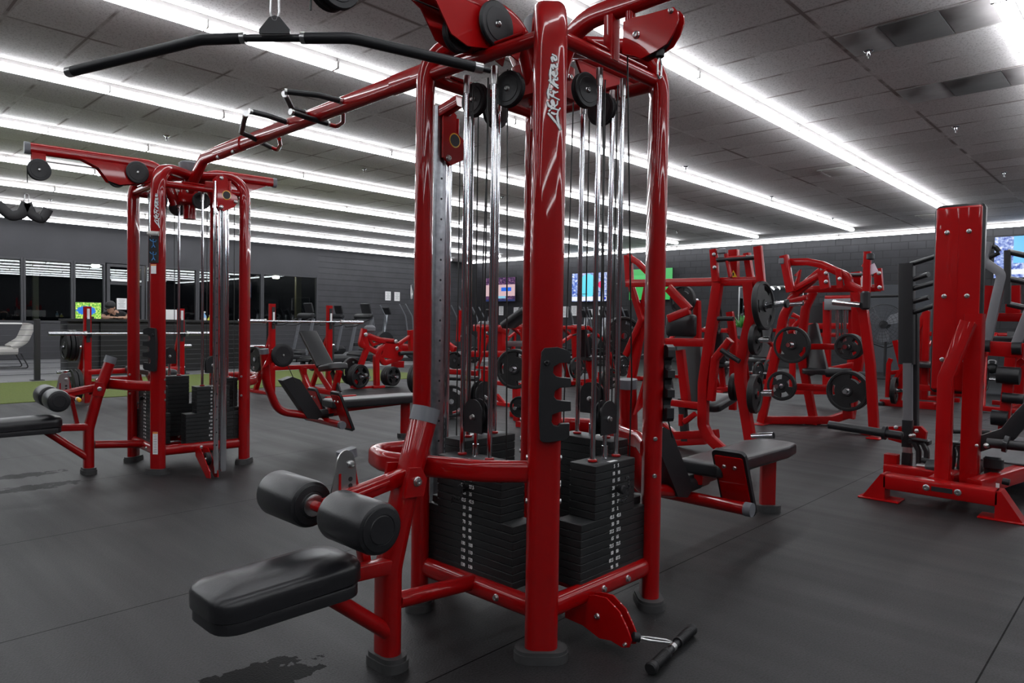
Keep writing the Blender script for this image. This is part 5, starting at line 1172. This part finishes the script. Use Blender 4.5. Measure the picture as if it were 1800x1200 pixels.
cB, uB, nB = bench('red incline bench press with black pads, in front of the grey wall', (5.28, 10.15), (6.29, 10.15), None, None, 1.15, None, 'chrome barbell racked on incline bench between the towers')
pb_ = Vector((5.28, 10.15, 0))
for (dn, z, nm, Rr) in ((.35, .98, 'upper', .0), (.45, .78, 'middle', .12)):
    if Rr: plate(Vector((6.29, 10.15, 0))-nB*.25-uB*-.12+Vector((0, 0, .78)), uB, .11, 'small black plate on right upright of incline bench', 'plates on incline bench', .05); plate(Vector((6.29, 10.15, 0))-nB*.35-uB*.1+Vector((0, 0, .42)), uB, .1, 'small black plate low on right upright of incline bench', 'plates on incline bench', .05)
plate(Vector((5.28, 10.15, 0))-nB*.25-uB*.14+Vector((0, 0, .55)), uB, .2, 'black plate on left upright of incline bench, partly behind rear tower', 'plates on incline bench', .05)
cH, uH, nH = bench('red flat bench press at far left behind rear tower lat station', (2.92, 10.8), (4.16, 10.8), None, None, .95, None, 'chrome barbell racked on flat bench at far left', incline=False)
for k in range(3): plate(Vector((2.92, 10.8, 0))-nH*.25-uH*(.10+.05*k)+Vector((0, 0, .78)), uH, .215-.02*(k == 2), 'black plate in the upper stack at left end of flat bench', 'plates stacked on flat bench', .045)
for k in range(2): plate(Vector((2.92, 10.8, 0))+nH*.1-uH*(.15+.055*k)+Vector((0, 0, .26)), uH, .215, 'black plate low at left end of flat bench behind rollers', 'plates stacked on flat bench', .05)
# ================================================================== WALL SCREENS
def screen_mat(name, kind):
    m_, N, L, b = nodes(name); tc = nd(N, 'ShaderNodeTexCoord'); sep = nd(N, 'ShaderNodeSeparateXYZ'); L.new(tc.outputs['Generated'], sep.inputs[0])
    u = M2(N, L, 'SUBTRACT', 1, sep.outputs['Y']); v = sep.outputs['Z']
    n = nd(N, 'ShaderNodeTexNoise'); n.inputs['Scale'].default_value = 14; n.inputs['Detail'].default_value = 5; L.new(tc.outputs['Generated'], n.inputs['Vector'])
    def mix(f, a, c):
        x = nd(N, 'ShaderNodeMixRGB'); L.new(f, x.inputs[0])
        for i, q in ((1, a), (2, c)):
            if isinstance(q, tuple): x.inputs[i].default_value = (*q, 1)
            else: L.new(q, x.inputs[i])
        return x.outputs[0]
    def inbox(a, b_, c, d): return M2(N, L, 'MULTIPLY', M2(N, L, 'MULTIPLY', M2(N, L, 'GREATER_THAN', u, a), M2(N, L, 'LESS_THAN', u, b_)), M2(N, L, 'MULTIPLY', M2(N, L, 'GREATER_THAN', v, c), M2(N, L, 'LESS_THAN', v, d)))
    def disc(cx, cy, r, asp=1.7): return M2(N, L, 'LESS_THAN', M2(N, L, 'SQRT', M2(N, L, 'ADD', M2(N, L, 'POWER', M2(N, L, 'MULTIPLY', M2(N, L, 'SUBTRACT', u, cx), asp), 2), M2(N, L, 'POWER', M2(N, L, 'SUBTRACT', v, cy), 2))), r)
    if kind == 'court':
        c = ramp(N, L, n.outputs[0], [(.35, (.01, .01, .04)), (.6, (.12, .05, .12)), (.75, (.4, .3, .4))])
        c = mix(inbox(0, 1, .22, .7), c, (.55, .38, .4)); c = mix(inbox(.55, .88, .42, .58), c, (.02, .12, .6)); c = mix(inbox(.45, .7, .12, .22), c, (.2, .45, .6)); c = mix(inbox(0, 1, 0, .08), c, (.02, .03, .1))
    elif kind == 'show':
        c = ramp(N, L, n.outputs[0], [(.35, (.02, .05, .4)), (.5, (.15, .25, .6)), (.65, (.7, .75, .9))])
        c = mix(inbox(.3, 1, .2, 1), c, ramp(N, L, n.outputs[0], [(.4, (.12, .2, .5)), (.6, (.5, .55, .75))])); c = mix(disc(.46, .55, .42), c, (.12, .65, .78)); c = mix(disc(.82, .58, .12), c, (.8, .03, .15)); c = mix(inbox(0, 1, .02, .17), c, (.75, .78, .85)); c = mix(inbox(.9, .97, .05, .15), c, (.02, .05, .5)); c = mix(inbox(.12, .45, .25, .27), c, (.02, .02, .05))
    elif kind == 'field': c = mix(inbox(.0, .45, .5, .8), (.03, .33, .07), (.05, .4, .1))
    elif kind == 'news':
        c = ramp(N, L, n.outputs[0], [(.35, (.02, .05, .35)), (.55, (.3, .4, .7)), (.7, (.8, .8, .9))]); c = mix(inbox(.35, 1, .35, 1), c, (.15, .5, .85)); c = mix(inbox(0, 1, .08, .2), c, (.75, .78, .85))
    else:
        c = ramp(N, L, n.outputs[0], [(.4, (.06, .3, .04)), (.52, (.3, .6, .08)), (.64, (.8, .8, .25))]); d_ = M2(N, L, 'ADD', M2(N, L, 'POWER', M2(N, L, 'MULTIPLY', M2(N, L, 'SUBTRACT', sep.outputs['X'], .42), 2.0), 2), M2(N, L, 'POWER', M2(N, L, 'MULTIPLY', M2(N, L, 'SUBTRACT', v, .5), 2.6), 2)); c = mix(M2(N, L, 'LESS_THAN', M2(N, L, 'ADD', d_, M2(N, L, 'MULTIPLY', n.outputs[0], .8)), .95), c, (.02, .16, .6))
    b.inputs['Base Color'].default_value = (0, 0, 0, 1); L.new(c, b.inputs['Emission Color']); b.inputs['Emission Strength'].default_value = SCR; b.inputs['Roughness'].default_value = .2
    return m_
SCR = .95
def tv(name, label, tl, br, Xp, kind, tilt=0):
    a, c = spot(*tl, X=Xp), spot(*br, X=Xp); cy, cz = (a.y+c.y)/2, (a.z+c.z)/2; w, h = abs(a.y-c.y), abs(a.z-c.z)
    t = thing('wall_television', label, 'television', (Xp, cy, cz))
    MB(PLASTIC).box((Xp+.03, cy, cz), (.05, w+.03, h+.03), bev=.006).build('casing', t)
    MB(screen_mat(name, kind)).box((Xp+.002, cy, cz), (.008, w, h), bev=0).build('screen', t)
    MB(MATTE).box(((Xp+X1)/2+.02, cy, cz), (X1-Xp-.06, .2, .25), bev=.01).build('wall_bracket', t); end(); return cy, cz, w, h
tv('screen_court', 'television showing a basketball court, leftmost on the back wall', (853, 489), (905, 529), 19.75, 'court')
tv('screen_show', 'television showing a large turquoise disc, seen through guide rods', (1006, 481), (1067, 529), 19.75, 'show')
tv('screen_field', 'television showing a plain green field, beside right column of near tower', (1107, 474), (1181, 526), 19.75, 'field')
tv('screen_news', 'television at the right picture edge on the back wall', (1749, 417), (1845, 486), 19.75, 'news')
# mirror on the back wall
MIR = mat('mirror', (.75, .78, .8), .015, 1)
a, c = spot(1299, 504, X=19.93), spot(1412, 504, X=19.93)
t = thing('wall_mirror', 'wide mirror on the dark back wall reflecting ceiling lights', 'mirror', (19.95, (a.y+c.y)/2, 1.4))
MB(MIR).box((19.955, (a.y+c.y)/2, 1.35), (.012, abs(a.y-c.y), 1.95), bev=.001).build('mirror_glass', t)
f = MB(STEEL)
for yy in (a.y, c.y): f.box((19.95, yy, 1.35), (.03, .03, 1.97))
f.box((19.95, (a.y+c.y)/2, 2.335), (.03, abs(a.y-c.y), .02)); f.build('mirror_frame', t); end()
# chalk rail line and grey panel by the fan
o = single(MB(mat('slate_panel', (.05, .055, .065), .5)).box((19.96, (spot(1510, 600, X=19.96).y+spot(1648, 600, X=19.96).y)/2, 1.15), (.04, abs(spot(1510, 600, X=19.96).y-spot(1648, 600, X=19.96).y), 2.3), bev=.004), 'wall_panel', 'large slate-grey panel leaning on back wall behind the fan', 'wall panel', (19.96, 5, 0))
# notices
def notice(x, y, X=None, Y=None, label='', w=.22, h=.29):
    p = sp3((x, y), X, Y); t = MB(WHITE)
    nrm = Vector((-1, 0, 0)) if X is not None else Vector((0, -1, 0)); rt = Vector((0, -1, 0)) if X is not None else Vector((1, 0, 0))
    sz = (.004, w, h) if X is not None else (w, .004, h)
    t.box(p, sz, bev=0); t.m(BLACKINK)
    for k in range(7):
        q = p+nrm*.0025+Vector((0, 0, h*.36-h*.11*k)); t.box(q, (.001, w*(.7-.15*(k % 3)), h*.02) if X is not None else (w*(.7-.15*(k % 3)), .001, h*.02), bev=0)
    return single(t, 'paper_notice', label, 'notice', p, 'printed notices taped to the walls')
notice(682, 520, Y=21.77, label='white printed notice, left one of two on grey wall', w=.26, h=.34); notice(698, 521, Y=21.77, label='white printed notice, right one of two on grey wall', w=.26, h=.34)
notice(881, 546, X=19.97, label='white notice on back wall below the basketball television', w=.25, h=.36)
notice(907, 548, X=19.97, label='white notice on back wall just left of front column', w=.25, h=.36)
notice(994, 548, X=19.97, label='white notice on back wall just right of front column', w=.25, h=.4)
notice(1009, 546, X=19.97, label='white notice on back wall below the turquoise-disc television, left one', w=.25, h=.36)
notice(1037, 552, X=19.97, label='white notice on back wall below the turquoise-disc television, middle one', w=.22, h=.36)
notice(1057, 546, X=19.97, label='white notice on back wall below the turquoise-disc television, right one', w=.25, h=.3)
p = sp3((214, 534), None, 21.8); notice(214, 534, Y=21.8, label='white sign taped to the dark glass door', w=.26, h=.32)
# ================================================================== FAN
c0 = spot(1553, 570, X=17.5); t = thing('drum_fan', 'large black caged fan on a stand near the back wall', 'fan', (c0.x, c0.y, 0))
rr_ = .46; b = MB(MATTE)
for k, r in enumerate((1, .93, .82, .68, .52, .36, .2)):
    pts = [c0+Vector((-.10*math.sqrt(max(0, 1-r*r)), rr_*r*math.cos(R(a)), rr_*r*math.sin(R(a)))) for a in range(0, 361, 12)]; b.tube(pts, .008 if k == 0 else .003, 0, 6)
for a in range(0, 360, 15): b.tube([c0+Vector((-.11, 0, 0)), c0+Vector((-.07, rr_*.6*math.cos(R(a)), rr_*.6*math.sin(R(a)))), c0+Vector((0, rr_*math.cos(R(a)), rr_*math.sin(R(a))))], .003, 0, 5)
b.build('cage', t)
b = MB(CAP)
for k in range(3):
    a = R(35+120*k); d = Vector((0, math.cos(a), math.sin(a))); e = Vector((0, -math.sin(a), math.cos(a)))
    q = [b.bm.verts.new(c0+d*r+e*w+Vector((x, 0, 0))) for r, w, x in ((.06, -.04, .02), (.2, -.14, .05), (.38, -.13, .06), (.41, 0, .02), (.36, .1, -.02), (.18, .07, -.01), (.06, .04, 0))]
    f1 = b.face(q)
    r_ = bmesh.ops.extrude_face_region(b.bm, geom=[f1]); 
    for v in r_['geom']:
        if isinstance(v, bmesh.types.BMVert): v.co.x += .006
b.build('fan_blade', t)
MB(MATTE).cyl(c0+Vector((-.03, 0, 0)), c0+Vector((.25, 0, 0)), .09, 18).build('motor', t)
b = MB(MATTE).cyl((c0.x+.2, c0.y, .04), (c0.x+.2, c0.y, c0.z), .03, 14); b.lathe([(.35, 0), (.35, .03), (.05, .06), (0, .06)], (c0.x+.2, c0.y, 0), (0, 0, 1), 28); b.tube([(c0.x+.1, c0.y-.5, c0.z), (c0.x+.15, c0.y-.35, c0.z-.42), (c0.x+.2, c0.y, c0.z-.55), (c0.x+.15, c0.y+.35, c0.z-.42), (c0.x+.1, c0.y+.5, c0.z)], .014, .2, 8); b.build('stand', t); end()
# ================================================================== PLANT AND SUPPLIES BY THE MIRROR
GRN = mat('plant_green', (.04, .22, .03), .5)
p = spot(1304, 575, X=16.0); t = thing('potted_plant', 'small bright green potted plant in front of the wall mirror', 'plant', (p.x, p.y, 0))
MB(MATTE).box((p.x, p.y, p.z/2-.1), (.4, .4, p.z-.2), bev=.01).build('stand', t)
MB(CAP).lathe([(.09, 0), (.12, .2), (.11, .2), (.1, .17), (0, .17)], (p.x, p.y, p.z-.2), (0, 0, 1), 18).build('pot', t)
b = MB(GRN)
for k in range(70):
    a = random.uniform(0, 6.28); el = random.uniform(.2, 1.4); L_ = random.uniform(.18, .36); d = Vector((math.cos(a)*math.cos(el), math.sin(a)*math.cos(el), math.sin(el))); s_ = d.cross(Vector((0, 0, 1))).normalized()*.03; o_ = Vector((p.x, p.y, p.z-.03))
    b.face([b.bm.verts.new(v) for v in (o_, o_+d*L_*.5+s_, o_+d*L_, o_+d*L_*.5-s_)])
lf = b.build('foliage', t); md = lf.modifiers.new('thick', 'SOLIDIFY'); md.thickness = .004; end()
def bottle(x, y, X=None, Y=None, col=(.7, .7, .05), label='', h=.26, r=.045):
    p = sp3((x, y), X, Y); t = thing('spray_bottle', label, 'bottle', p)
    MB(mat('bottle_%d' % int(col[0]*100+col[2]*10), col, .35)).lathe([(r*.9, 0), (r, .01), (r, h*.6), (r*.4, h*.78), (r*.35, h*.85), (0, h*.85)], p, (0, 0, 1), 16).build('body', t)
    MB(WHITE).box(p+Vector((0, -.01, h*.92)), (.03, .07, .035)).build('spray_head', t)
    MB(WHITE).lathe([(r*1.01, h*.15), (r*1.01, h*.5)], p, (0, 0, 1), 16).build('bottle_label', t); end()
# ================================================================== FENCE OF POSTS AND WIRES BEHIND THE TURF
YFN = 14.9; xs = [spot(65, 600, Y=YFN).x, spot(473, 600, Y=YFN).x-1.9, spot(473, 600, Y=YFN).x, spot(583, 600, Y=YFN).x, 1.0, -1.4]
xs.sort()
t = thing('wire_fence', 'low fence of dark square posts and thin wires behind the green turf', 'fence', (5, YFN, 0))
for x in xs: MB(MATTE).box((x, YFN, .56), (.09, .09, 1.12)).box((x, YFN, .01), (.2, .2, .02)).build('post', t)
for z in [.12+.1*k for k in range(10)]: MB(mat('fence_wire', (.09, .09, .1), .4, .8)).cyl((xs[0], YFN, z), (xs[-1], YFN, z), .004, 6).build('wire', t)
end()
# ================================================================== RECEPTION DESK, SCREEN, PERSON
YD = 15.75
a, c = spot(117, 565, Y=YD), spot(440, 575, Y=YD)
t = thing('reception_desk', 'long black reception counter behind the turf with person leaning on it', 'desk', ((a.x+c.x)/2, YD, 0))
MB(mat('counter_laminate', (.012, .012, .012), .7)).box(((a.x+c.x)/2, YD+.2, 1.10), (c.x-a.x, .75, .05), bev=.003).build('counter_top', t)
b = MB(mat('black_laminate', (.008, .008, .009), .35)); xx = spot(177, 600, Y=YD).x; b.box(((xx+c.x)/2, YD+.25, .54), (c.x-xx, .5, 1.06), bev=.004); b.build('counter_front', t)
MB(MATTE).box((a.x+.35, YD+.3, .54), (.65, .5, 1.06), bev=.004).build('side_cabinet', t)
MB(MATTE).box(((xx+a.x)/2+.35, YD+.4, .95), (xx-a.x, .3, .03)).build('shelf', t); end()
a, c = spot(133, 531, Y=YD+.35), spot(178, 560, Y=YD+.35)
t = thing('desk_monitor', 'computer screen with bright blue and green picture on the counter', 'monitor', ((a.x+c.x)/2, YD+.35, 1.125))
cx_, cz_ = (a.x+c.x)/2, (a.z+c.z)/2
MB(PLASTIC).box((cx_, YD+.38, cz_), (c.x-a.x+.02, .03, a.z-c.z+.02)).build('casing', t); MB(screen_mat('screen_desk', 'nature')).box((cx_, YD+.362, cz_), (c.x-a.x, .006, a.z-c.z), bev=0).build('screen', t); MB(PLASTIC).box((cx_, YD+.42, 1.15), (.2, .15, .05)).bar([(cx_, YD+.42, 1.12), (cx_, YD+.42, cz_)], .05, .03).build('stand', t); end()
# person leaning on the counter, black cap and t-shirt, looking down at a phone
SKIN = mat('skin', (.50, .29, .20), .55); SHIRT = mat('black_cotton', (.012, .012, .014), .85); HAIR = mat('dark_hair', (.02, .014, .01), .6)
ph = spot(190, 549, Y=YD+.5); ps = spot(199, 572, Y=YD+.62)
t = thing('person', 'person in black cap and black t-shirt leaning on the reception counter', 'person', (ps.x, YD+.75, 0))
def skin_body(name, joints, edges_, mt, parent, sub=2, root=0):
    me = bpy.data.meshes.new(name); me.from_pydata([Vector(j[0])-ORG[0] for j in joints], edges_, []); o = bpy.data.objects.new(name, me); C.objects.link(o); o.parent = parent; me.materials.append(mt)
    o.modifiers.new('skin', 'SKIN'); me.skin_vertices or None
    sv = me.skin_vertices[0].data if me.skin_vertices else None
    if sv is None: bm = bmesh.new(); bm.from_mesh(me); bm.verts.layers.skin.verify(); bm.to_mesh(me); bm.free(); sv = me.skin_vertices[0].data
    for i, j in enumerate(joints): r = j[1]; sv[i].radius = (r, r) if not isinstance(r, tuple) else r; sv[i].use_root = (i == root)
    s_ = o.modifiers.new('sub', 'SUBSURF'); s_.levels = sub; s_.render_levels = sub
    for p_ in me.polygons: p_.use_smooth = True
    return o
bx_, by_ = ps.x, YD+.75
sh = 1.42
J = [((bx_+.16, by_+.42, .95), .14), ((bx_+.12, by_+.25, 1.06), .135), ((bx_+.05, by_+.02, 1.16), .14), ((bx_-.0, by_-.12, 1.24), .115), ((bx_-.05, by_-.22, 1.30), .05), ((bx_-.08, by_-.27, 1.34), .06),
     ((bx_-.16, by_-.16, 1.22), .062), ((bx_-.26, by_-.26, 1.155), .042), ((bx_-.12, by_-.44, 1.155), .034), ((bx_-.02, by_-.49, 1.155), .026),
     ((bx_+.20, by_-.10, 1.22), .062), ((bx_+.30, by_-.26, 1.16), .042), ((bx_+.12, by_-.46, 1.155), .034), ((bx_-.04, by_-.52, 1.16), .026),
     ((bx_+.24, by_+.42, .85), .10), ((bx_+.24, by_+.34, .48), .065), ((bx_+.24, by_+.42, .09), .045), ((bx_+.24, by_+.28, .045), .04),
     ((bx_+.04, by_+.42, .85), .10), ((bx_+.03, by_+.32, .48), .065), ((bx_+.03, by_+.42, .09), .045), ((bx_+.03, by_+.28, .045), .04)]
Ed = [(0, 1), (1, 2), (2, 3), (3, 4), (4, 5), (3, 6), (6, 7), (7, 8), (8, 9), (3, 10), (10, 11), (11, 12), (12, 13), (0, 14), (14, 15), (15, 16), (16, 17), (0, 18), (18, 19), (19, 20), (20, 21)]
skin_body('body', J, Ed, SKIN, t)
Js = [(J[0][0], .155), (J[1][0], .155), (J[2][0], .168), (((J[3][0][0]+.0), J[3][0][1], J[3][0][2]+.012), .15), (J[6][0], .08), ((bx_-.22, by_-.22, 1.18), .066), (J[10][0], .08), ((bx_+.27, by_-.2, 1.18), .066), ((J[4][0][0], J[4][0][1]+.02, J[4][0][2]-.035), .085)]
skin_body('t_shirt', Js, [(0, 1), (1, 2), (2, 3), (3, 4), (4, 5), (3, 6), (6, 7), (3, 8)], SHIRT, t)
skin_body('trousers', [(J[0][0], .15), (J[14][0], .115), (J[15][0], .085), ((bx_+.24, by_+.41, .14), .07), (J[18][0], .115), (J[19][0], .085), ((bx_+.03, by_+.41, .14), .07)], [(0, 1), (1, 2), (2, 3), (0, 4), (4, 5), (5, 6)], SHIRT, t)
hc = Vector((bx_-.11, by_-.33, 1.37)); fd = Vector((-.74, -.60, -.30)).normalized(); sd = fd.cross(Vector((0, 0, 1))).normalized(); ud = sd.cross(fd)
HM = Matrix((sd, fd, ud)).transposed()
def hp3(a, f, u): return hc+sd*a+fd*f+ud*u
def blob(mb, a, f, u, r, sc, n=16):
    mb.sphere(hp3(a, f, u), r, n, sc, HM)
    return mb
b = MB(SKIN); blob(b, 0, 0, 0, .1, (.8, .98, 1.15), 20); blob(b, 0, .03, -.065, .06, (.9, .9, .8)); blob(b, 0, .105, -.012, .018, (.8, 1, 1.3), 8); blob(b, -.083, -.005, -.01, .022, (.4, 1, 1.3), 8); blob(b, .083, -.005, -.01, .022, (.4, 1, 1.3), 8); b.build('head', t)
for s_ in (-1, 1): blob(MB(BLACKINK), s_*.033, .09, .015, .009, (1.3, .6, .8), 8).build('eye', t)
blob(MB(mat('lips', (.35, .12, .1), .5)), 0, .088, -.055, .018, (1.3, .5, .35), 8).build('mouth', t)
blob(MB(HAIR), 0, -.02, .0, .1, (.87, .9, 1.02)).build('hair', t)
b = blob(MB(BLACKINK), 0, -.008, .045, .112, (.84, .98, .85), 20); b.prism([(.07*math.cos(R(a_)), .08+.075*math.sin(R(a_))) for a_ in range(0, 181, 20)], hc+ud*.04, sd, (fd+ud*-.2), .01); b.build('cap', t)
end()
for s_, (hx, hy) in ((1, (bx_-.02, by_-.47)), (-1, (bx_-.04, by_-.50))): pass
# hands: palm with curled fingers
ORG[0] = t.location.copy()
b = MB(SKIN)
for s_, base in ((-1, Vector((bx_-.04, by_-.53, 1.155))), (1, Vector((bx_-.02, by_-.49, 1.155)))):
    b.sphere(base+Vector((s_*-.03, -.01, 0)), .04, 12, (1.1, .8, .5))
    for k in range(4): q = base+Vector((s_*-.06, -.03+.019*k, .005)); b.tube([q, q+Vector((s_*-.035, -.005, .006)), q+Vector((s_*-.055, -.004, -.014))], .0085, .01, 8)
    q = base+Vector((s_*-.02, -.04, .0)); b.tube([q, q+Vector((s_*-.025, -.03, .004)), q+Vector((s_*-.045, -.038, .002))], .0095, .01, 8)
b.build('hand', t); end()
single(MB(BLACKINK).box((bx_-.10, by_-.49, 1.14), (.15, .075, .01), bev=.004), 'phone', 'dark phone lying on counter under the person\'s hands', 'phone', (bx_-.1, by_-.49, 1.14))
p = spot(365, 583, Y=YD); p.z = 1.125; bottle(359, 570, Y=YD+.1, col=(.25, .5, .8), label='clear blue spray bottle on the reception counter', h=.3); bottle(369, 572, Y=YD+.1, col=(.75, .72, .05), label='yellow bottle on the reception counter beside blue spray bottle', h=.24, r=.06)
b = MB(WHITE); p = spot(303, 558, Y=YD+.25); b.box((p.x-.02, YD+.3, 1.24), (.55, .03, .22)); single(b, 'desk_sign', 'small white framed display standing on the reception counter', 'sign', (p.x, YD+.3, 1.125))
# ================================================================== WHITE LOUNGE CHAIR
WL = mat('white_leather', (.55, .53, .5), .45, bump=(30, .002))
p = spot(40, 636, Z=0); p = Vector((spot(35, 600, Y=18.6).x-.34, 18.6, 0)); t = thing('lounge_chair', 'white padded lounge chair on thin black frame at far left', 'chair', (p.x, p.y, 0))
b = MB(WL); b.sweep([p+Vector((-.55, 0, .50)), p+Vector((-.2, 0, .40)), p+Vector((.25, 0, .40))], rrect(.62, .17, .07, 4), rad=.25, seg=6); b.build('seat', t)
b = MB(WL); b.sweep([p+Vector((.15, 0, .46)), p+Vector((.38, 0, .62)), p+Vector((.52, 0, .98))], rrect(.62, .15, .06, 4), up=(0, 0, 1), rad=.2, seg=6); b.build('backrest', t)
b = MB(MATTE)
for s_ in (-.28, .28): b.tube([p+Vector((-.55, s_, .42)), p+Vector((-.5, s_, .015)), p+Vector((.45, s_, .015)), p+Vector((.3, s_, .34))], .013, .05, 8)
b.tube([p+Vector((-.5, -.28, .015)), p+Vector((-.5, .28, .015))], .013, 0, 8); b.build('chair_frame', t); end()
p = p+Vector((-1.9, .2, 0)); 
o = single(MB(WHITE).box((spot(20, 587, Y=16.2).x-.6, 16.2, 1.02), (1.5, .3, .03)).box((spot(20, 587, Y=16.2).x-.6, 16.2, .5), (.06, .2, 1.0)), 'side_table', 'narrow white-topped high table at the far left edge', 'table', (spot(20, 587, Y=16.2).x-.6, 16.2, 0))
# ================================================================== CARDIO MACHINES
def treadmill(x, y, rz, label):
    t = thing('treadmill', label, 'treadmill', (0, 0, 0), 'cardio machines along the grey wall')
    MB(PLASTIC).box((-.3, 0, .14), (1.5, .72, .12), bev=.03).box((-.95, -.3, .045), (.12, .08, .09)).box((-.95, .3, .045), (.12, .08, .09)).box((.3, -.3, .045), (.12, .08, .09)).box((.3, .3, .045), (.12, .08, .09)).build('deck', t); MB(RUBBER).box((-.35, 0, .205), (1.35, .5, .01), bev=0).build('belt', t)
    MB(PLASTIC).box((.62, 0, .2), (.55, .76, .26), bev=.08).build('motor_hood', t)
    for s_ in (-1, 1): MB(CAP if s_ < 0 else CAP).bar([(.5, s_*.36, .2), (.72, s_*.36, 1.2)], .12, .04, up=(1, 0, 0), c=.015).build('console_mast', t)
    MB(PLASTIC).box((.7, 0, 1.28), (.16, .8, .12), rot=Matrix.Rotation(R(-30), 3, 'Y'), bev=.03).build('console', t)
    b = MB(PLASTIC).box((.78, 0, 1.5), (.05, .42, .28), rot=Matrix.Rotation(R(-15), 3, 'Y'), bev=.015); b.build('display', t)
    for s_ in (-1, 1): MB(PLASTIC).tube([(.7, s_*.36, 1.22), (.2, s_*.36, 1.02), (-.1, s_*.36, 1.0)], .02, .1, 10).build('handrail', t)
    t.location = (x, y, 0); t.rotation_euler.z = rz; return t
def elliptical(x, y, rz, label):
    t = thing('elliptical_trainer', label, 'elliptical', (0, 0, 0), 'cardio machines along the grey wall')
    MB(PLASTIC).bar([(-.8, 0, .08), (.8, 0, .08)], .12, .1).bar([(-.75, -.3, .05), (-.75, .3, .05)], .08, .08).bar([(.75, -.3, .05), (.75, .3, .05)], .08, .08).build('base_frame', t)
    MB(PLASTIC).lathe([(.1, -.12), (.36, -.1), (.38, 0), (.36, .1), (.1, .12)], (.45, 0, .45), (0, 1, 0), 28).build('drive_cover', t)
    MB(GALV).bar([(.35, 0, .3), (.55, 0, 1.35)], .13, .06, up=(1, 0, 0), c=.02).build('mast', t)
    MB(PLASTIC).box((.55, 0, 1.48), (.06, .36, .26), rot=Matrix.Rotation(R(-25), 3, 'Y'), bev=.02).build('display', t)
    for s_ in (-1, 1):
        MB(CAP).tube([(.3, s_*.28, .9), (.25, s_*.30, 1.3), (.05, s_*.27, 1.65)], .019, .15, 10).build('handle_arm', t)
        MB(PLASTIC).bar([(-.6, s_*.18, .3+.1*s_), (.3, s_*.18, .35)], .05, .05).box((-.45, s_*.18, .36+.09*s_), (.4, .16, .04), bev=.01).build('pedal_arm', t)
    t.location = (x, y, 0); t.rotation_euler.z = rz; return t
q = spot(610, 655, Y=14.9+.6)
treadmill(q.x+.2, 16.1, R(0), 'black treadmill with grey masts right of the incline bench')
treadmill(spot(500, 640, Y=17.5).x, 17.6, R(0), 'black treadmill seen behind the incline bench')
treadmill(spot(560, 640, Y=19.6).x, 19.7, R(0), 'black treadmill farthest back before the dark window end')
elliptical(spot(655, 640, Y=18.3).x, 18.3, R(5), 'elliptical trainer with long grey handle arms below the two notices')
for i, (x, Y_) in enumerate(((703, 15.9), (731, 19.9), (795, 15.4), (832, 16.6), (915, 14.8))):
    elliptical(spot(x, 640, Y=Y_).x, Y_, R(-20), 'elliptical trainer '+['with grey display left of near tower left column', 'partly behind the left column of near tower', 'between chrome mast and guide rods', 'behind the left guide rods', 'behind the front column'][i])
for i, x in enumerate((1010, 1042, 1075)): elliptical(spot(x, 640, X=16.5).x, spot(x, 640, X=16.5).y, R(0), 'dark upright cardio machine below turquoise-disc television, '+['left', 'middle', 'right'][i]+' of three')
# coiled cable rack on grey wall
b = MB(STEEL); p = spot(724, 505, Y=21.76); b.cyl(p+Vector((0, .05, .1)), p+Vector((0, -.06, .1)), .012, 8)
for k in range(6): b.tube([p+Vector((-.05+.02*k, 0, .1-.05*k)), p+Vector((.05-.01*k, -.02, -.2-.05*k)), p+Vector((-.06, 0, -.3-.03*k)), p+Vector((-.05+.02*k, 0, .1-.05*k))], .008, .05, 6)
single(b, 'hanging_chain', 'bundle of metal chains hanging on grey wall beside near tower left column', 'chain', p)
# dumbbell / kettlebell rack at the right, and long rack on back wall
p = spot(1745, 668, X=15.5)
t = thing('kettlebell_rack', 'low black rack of kettlebells behind the right-edge machine', 'rack', (p.x, p.y, 0))
MB(MATTE).box((p.x, p.y, .35), (.5, 1.6, .04)).box((p.x, p.y, .75), (.5, 1.6, .04)).box((p.x, p.y-.8, .4), (.5, .05, .8)).box((p.x, p.y+.8, .4), (.5, .05, .8)).build('rack_frame', t); end()
k = 0
for z in (.37, .77):
    for i in range(5):
        q = Vector((p.x-.1, p.y-.62+.31*i, z)); tt = thing('kettlebell', 'black kettlebell on '+('upper' if z > .5 else 'lower')+' shelf of the low rack', 'kettlebell', q, 'kettlebells on the low rack')
        MB(RUBBER).sphere(q+Vector((0, 0, .1)), .1, 16).build('bell', tt); MB(STEEL).tube([q+Vector((0, -.05, .16)), q+Vector((0, -.06, .25)), q+Vector((0, .06, .25)), q+Vector((0, .05, .16))], .014, .04, 8).build('handle', tt); end()
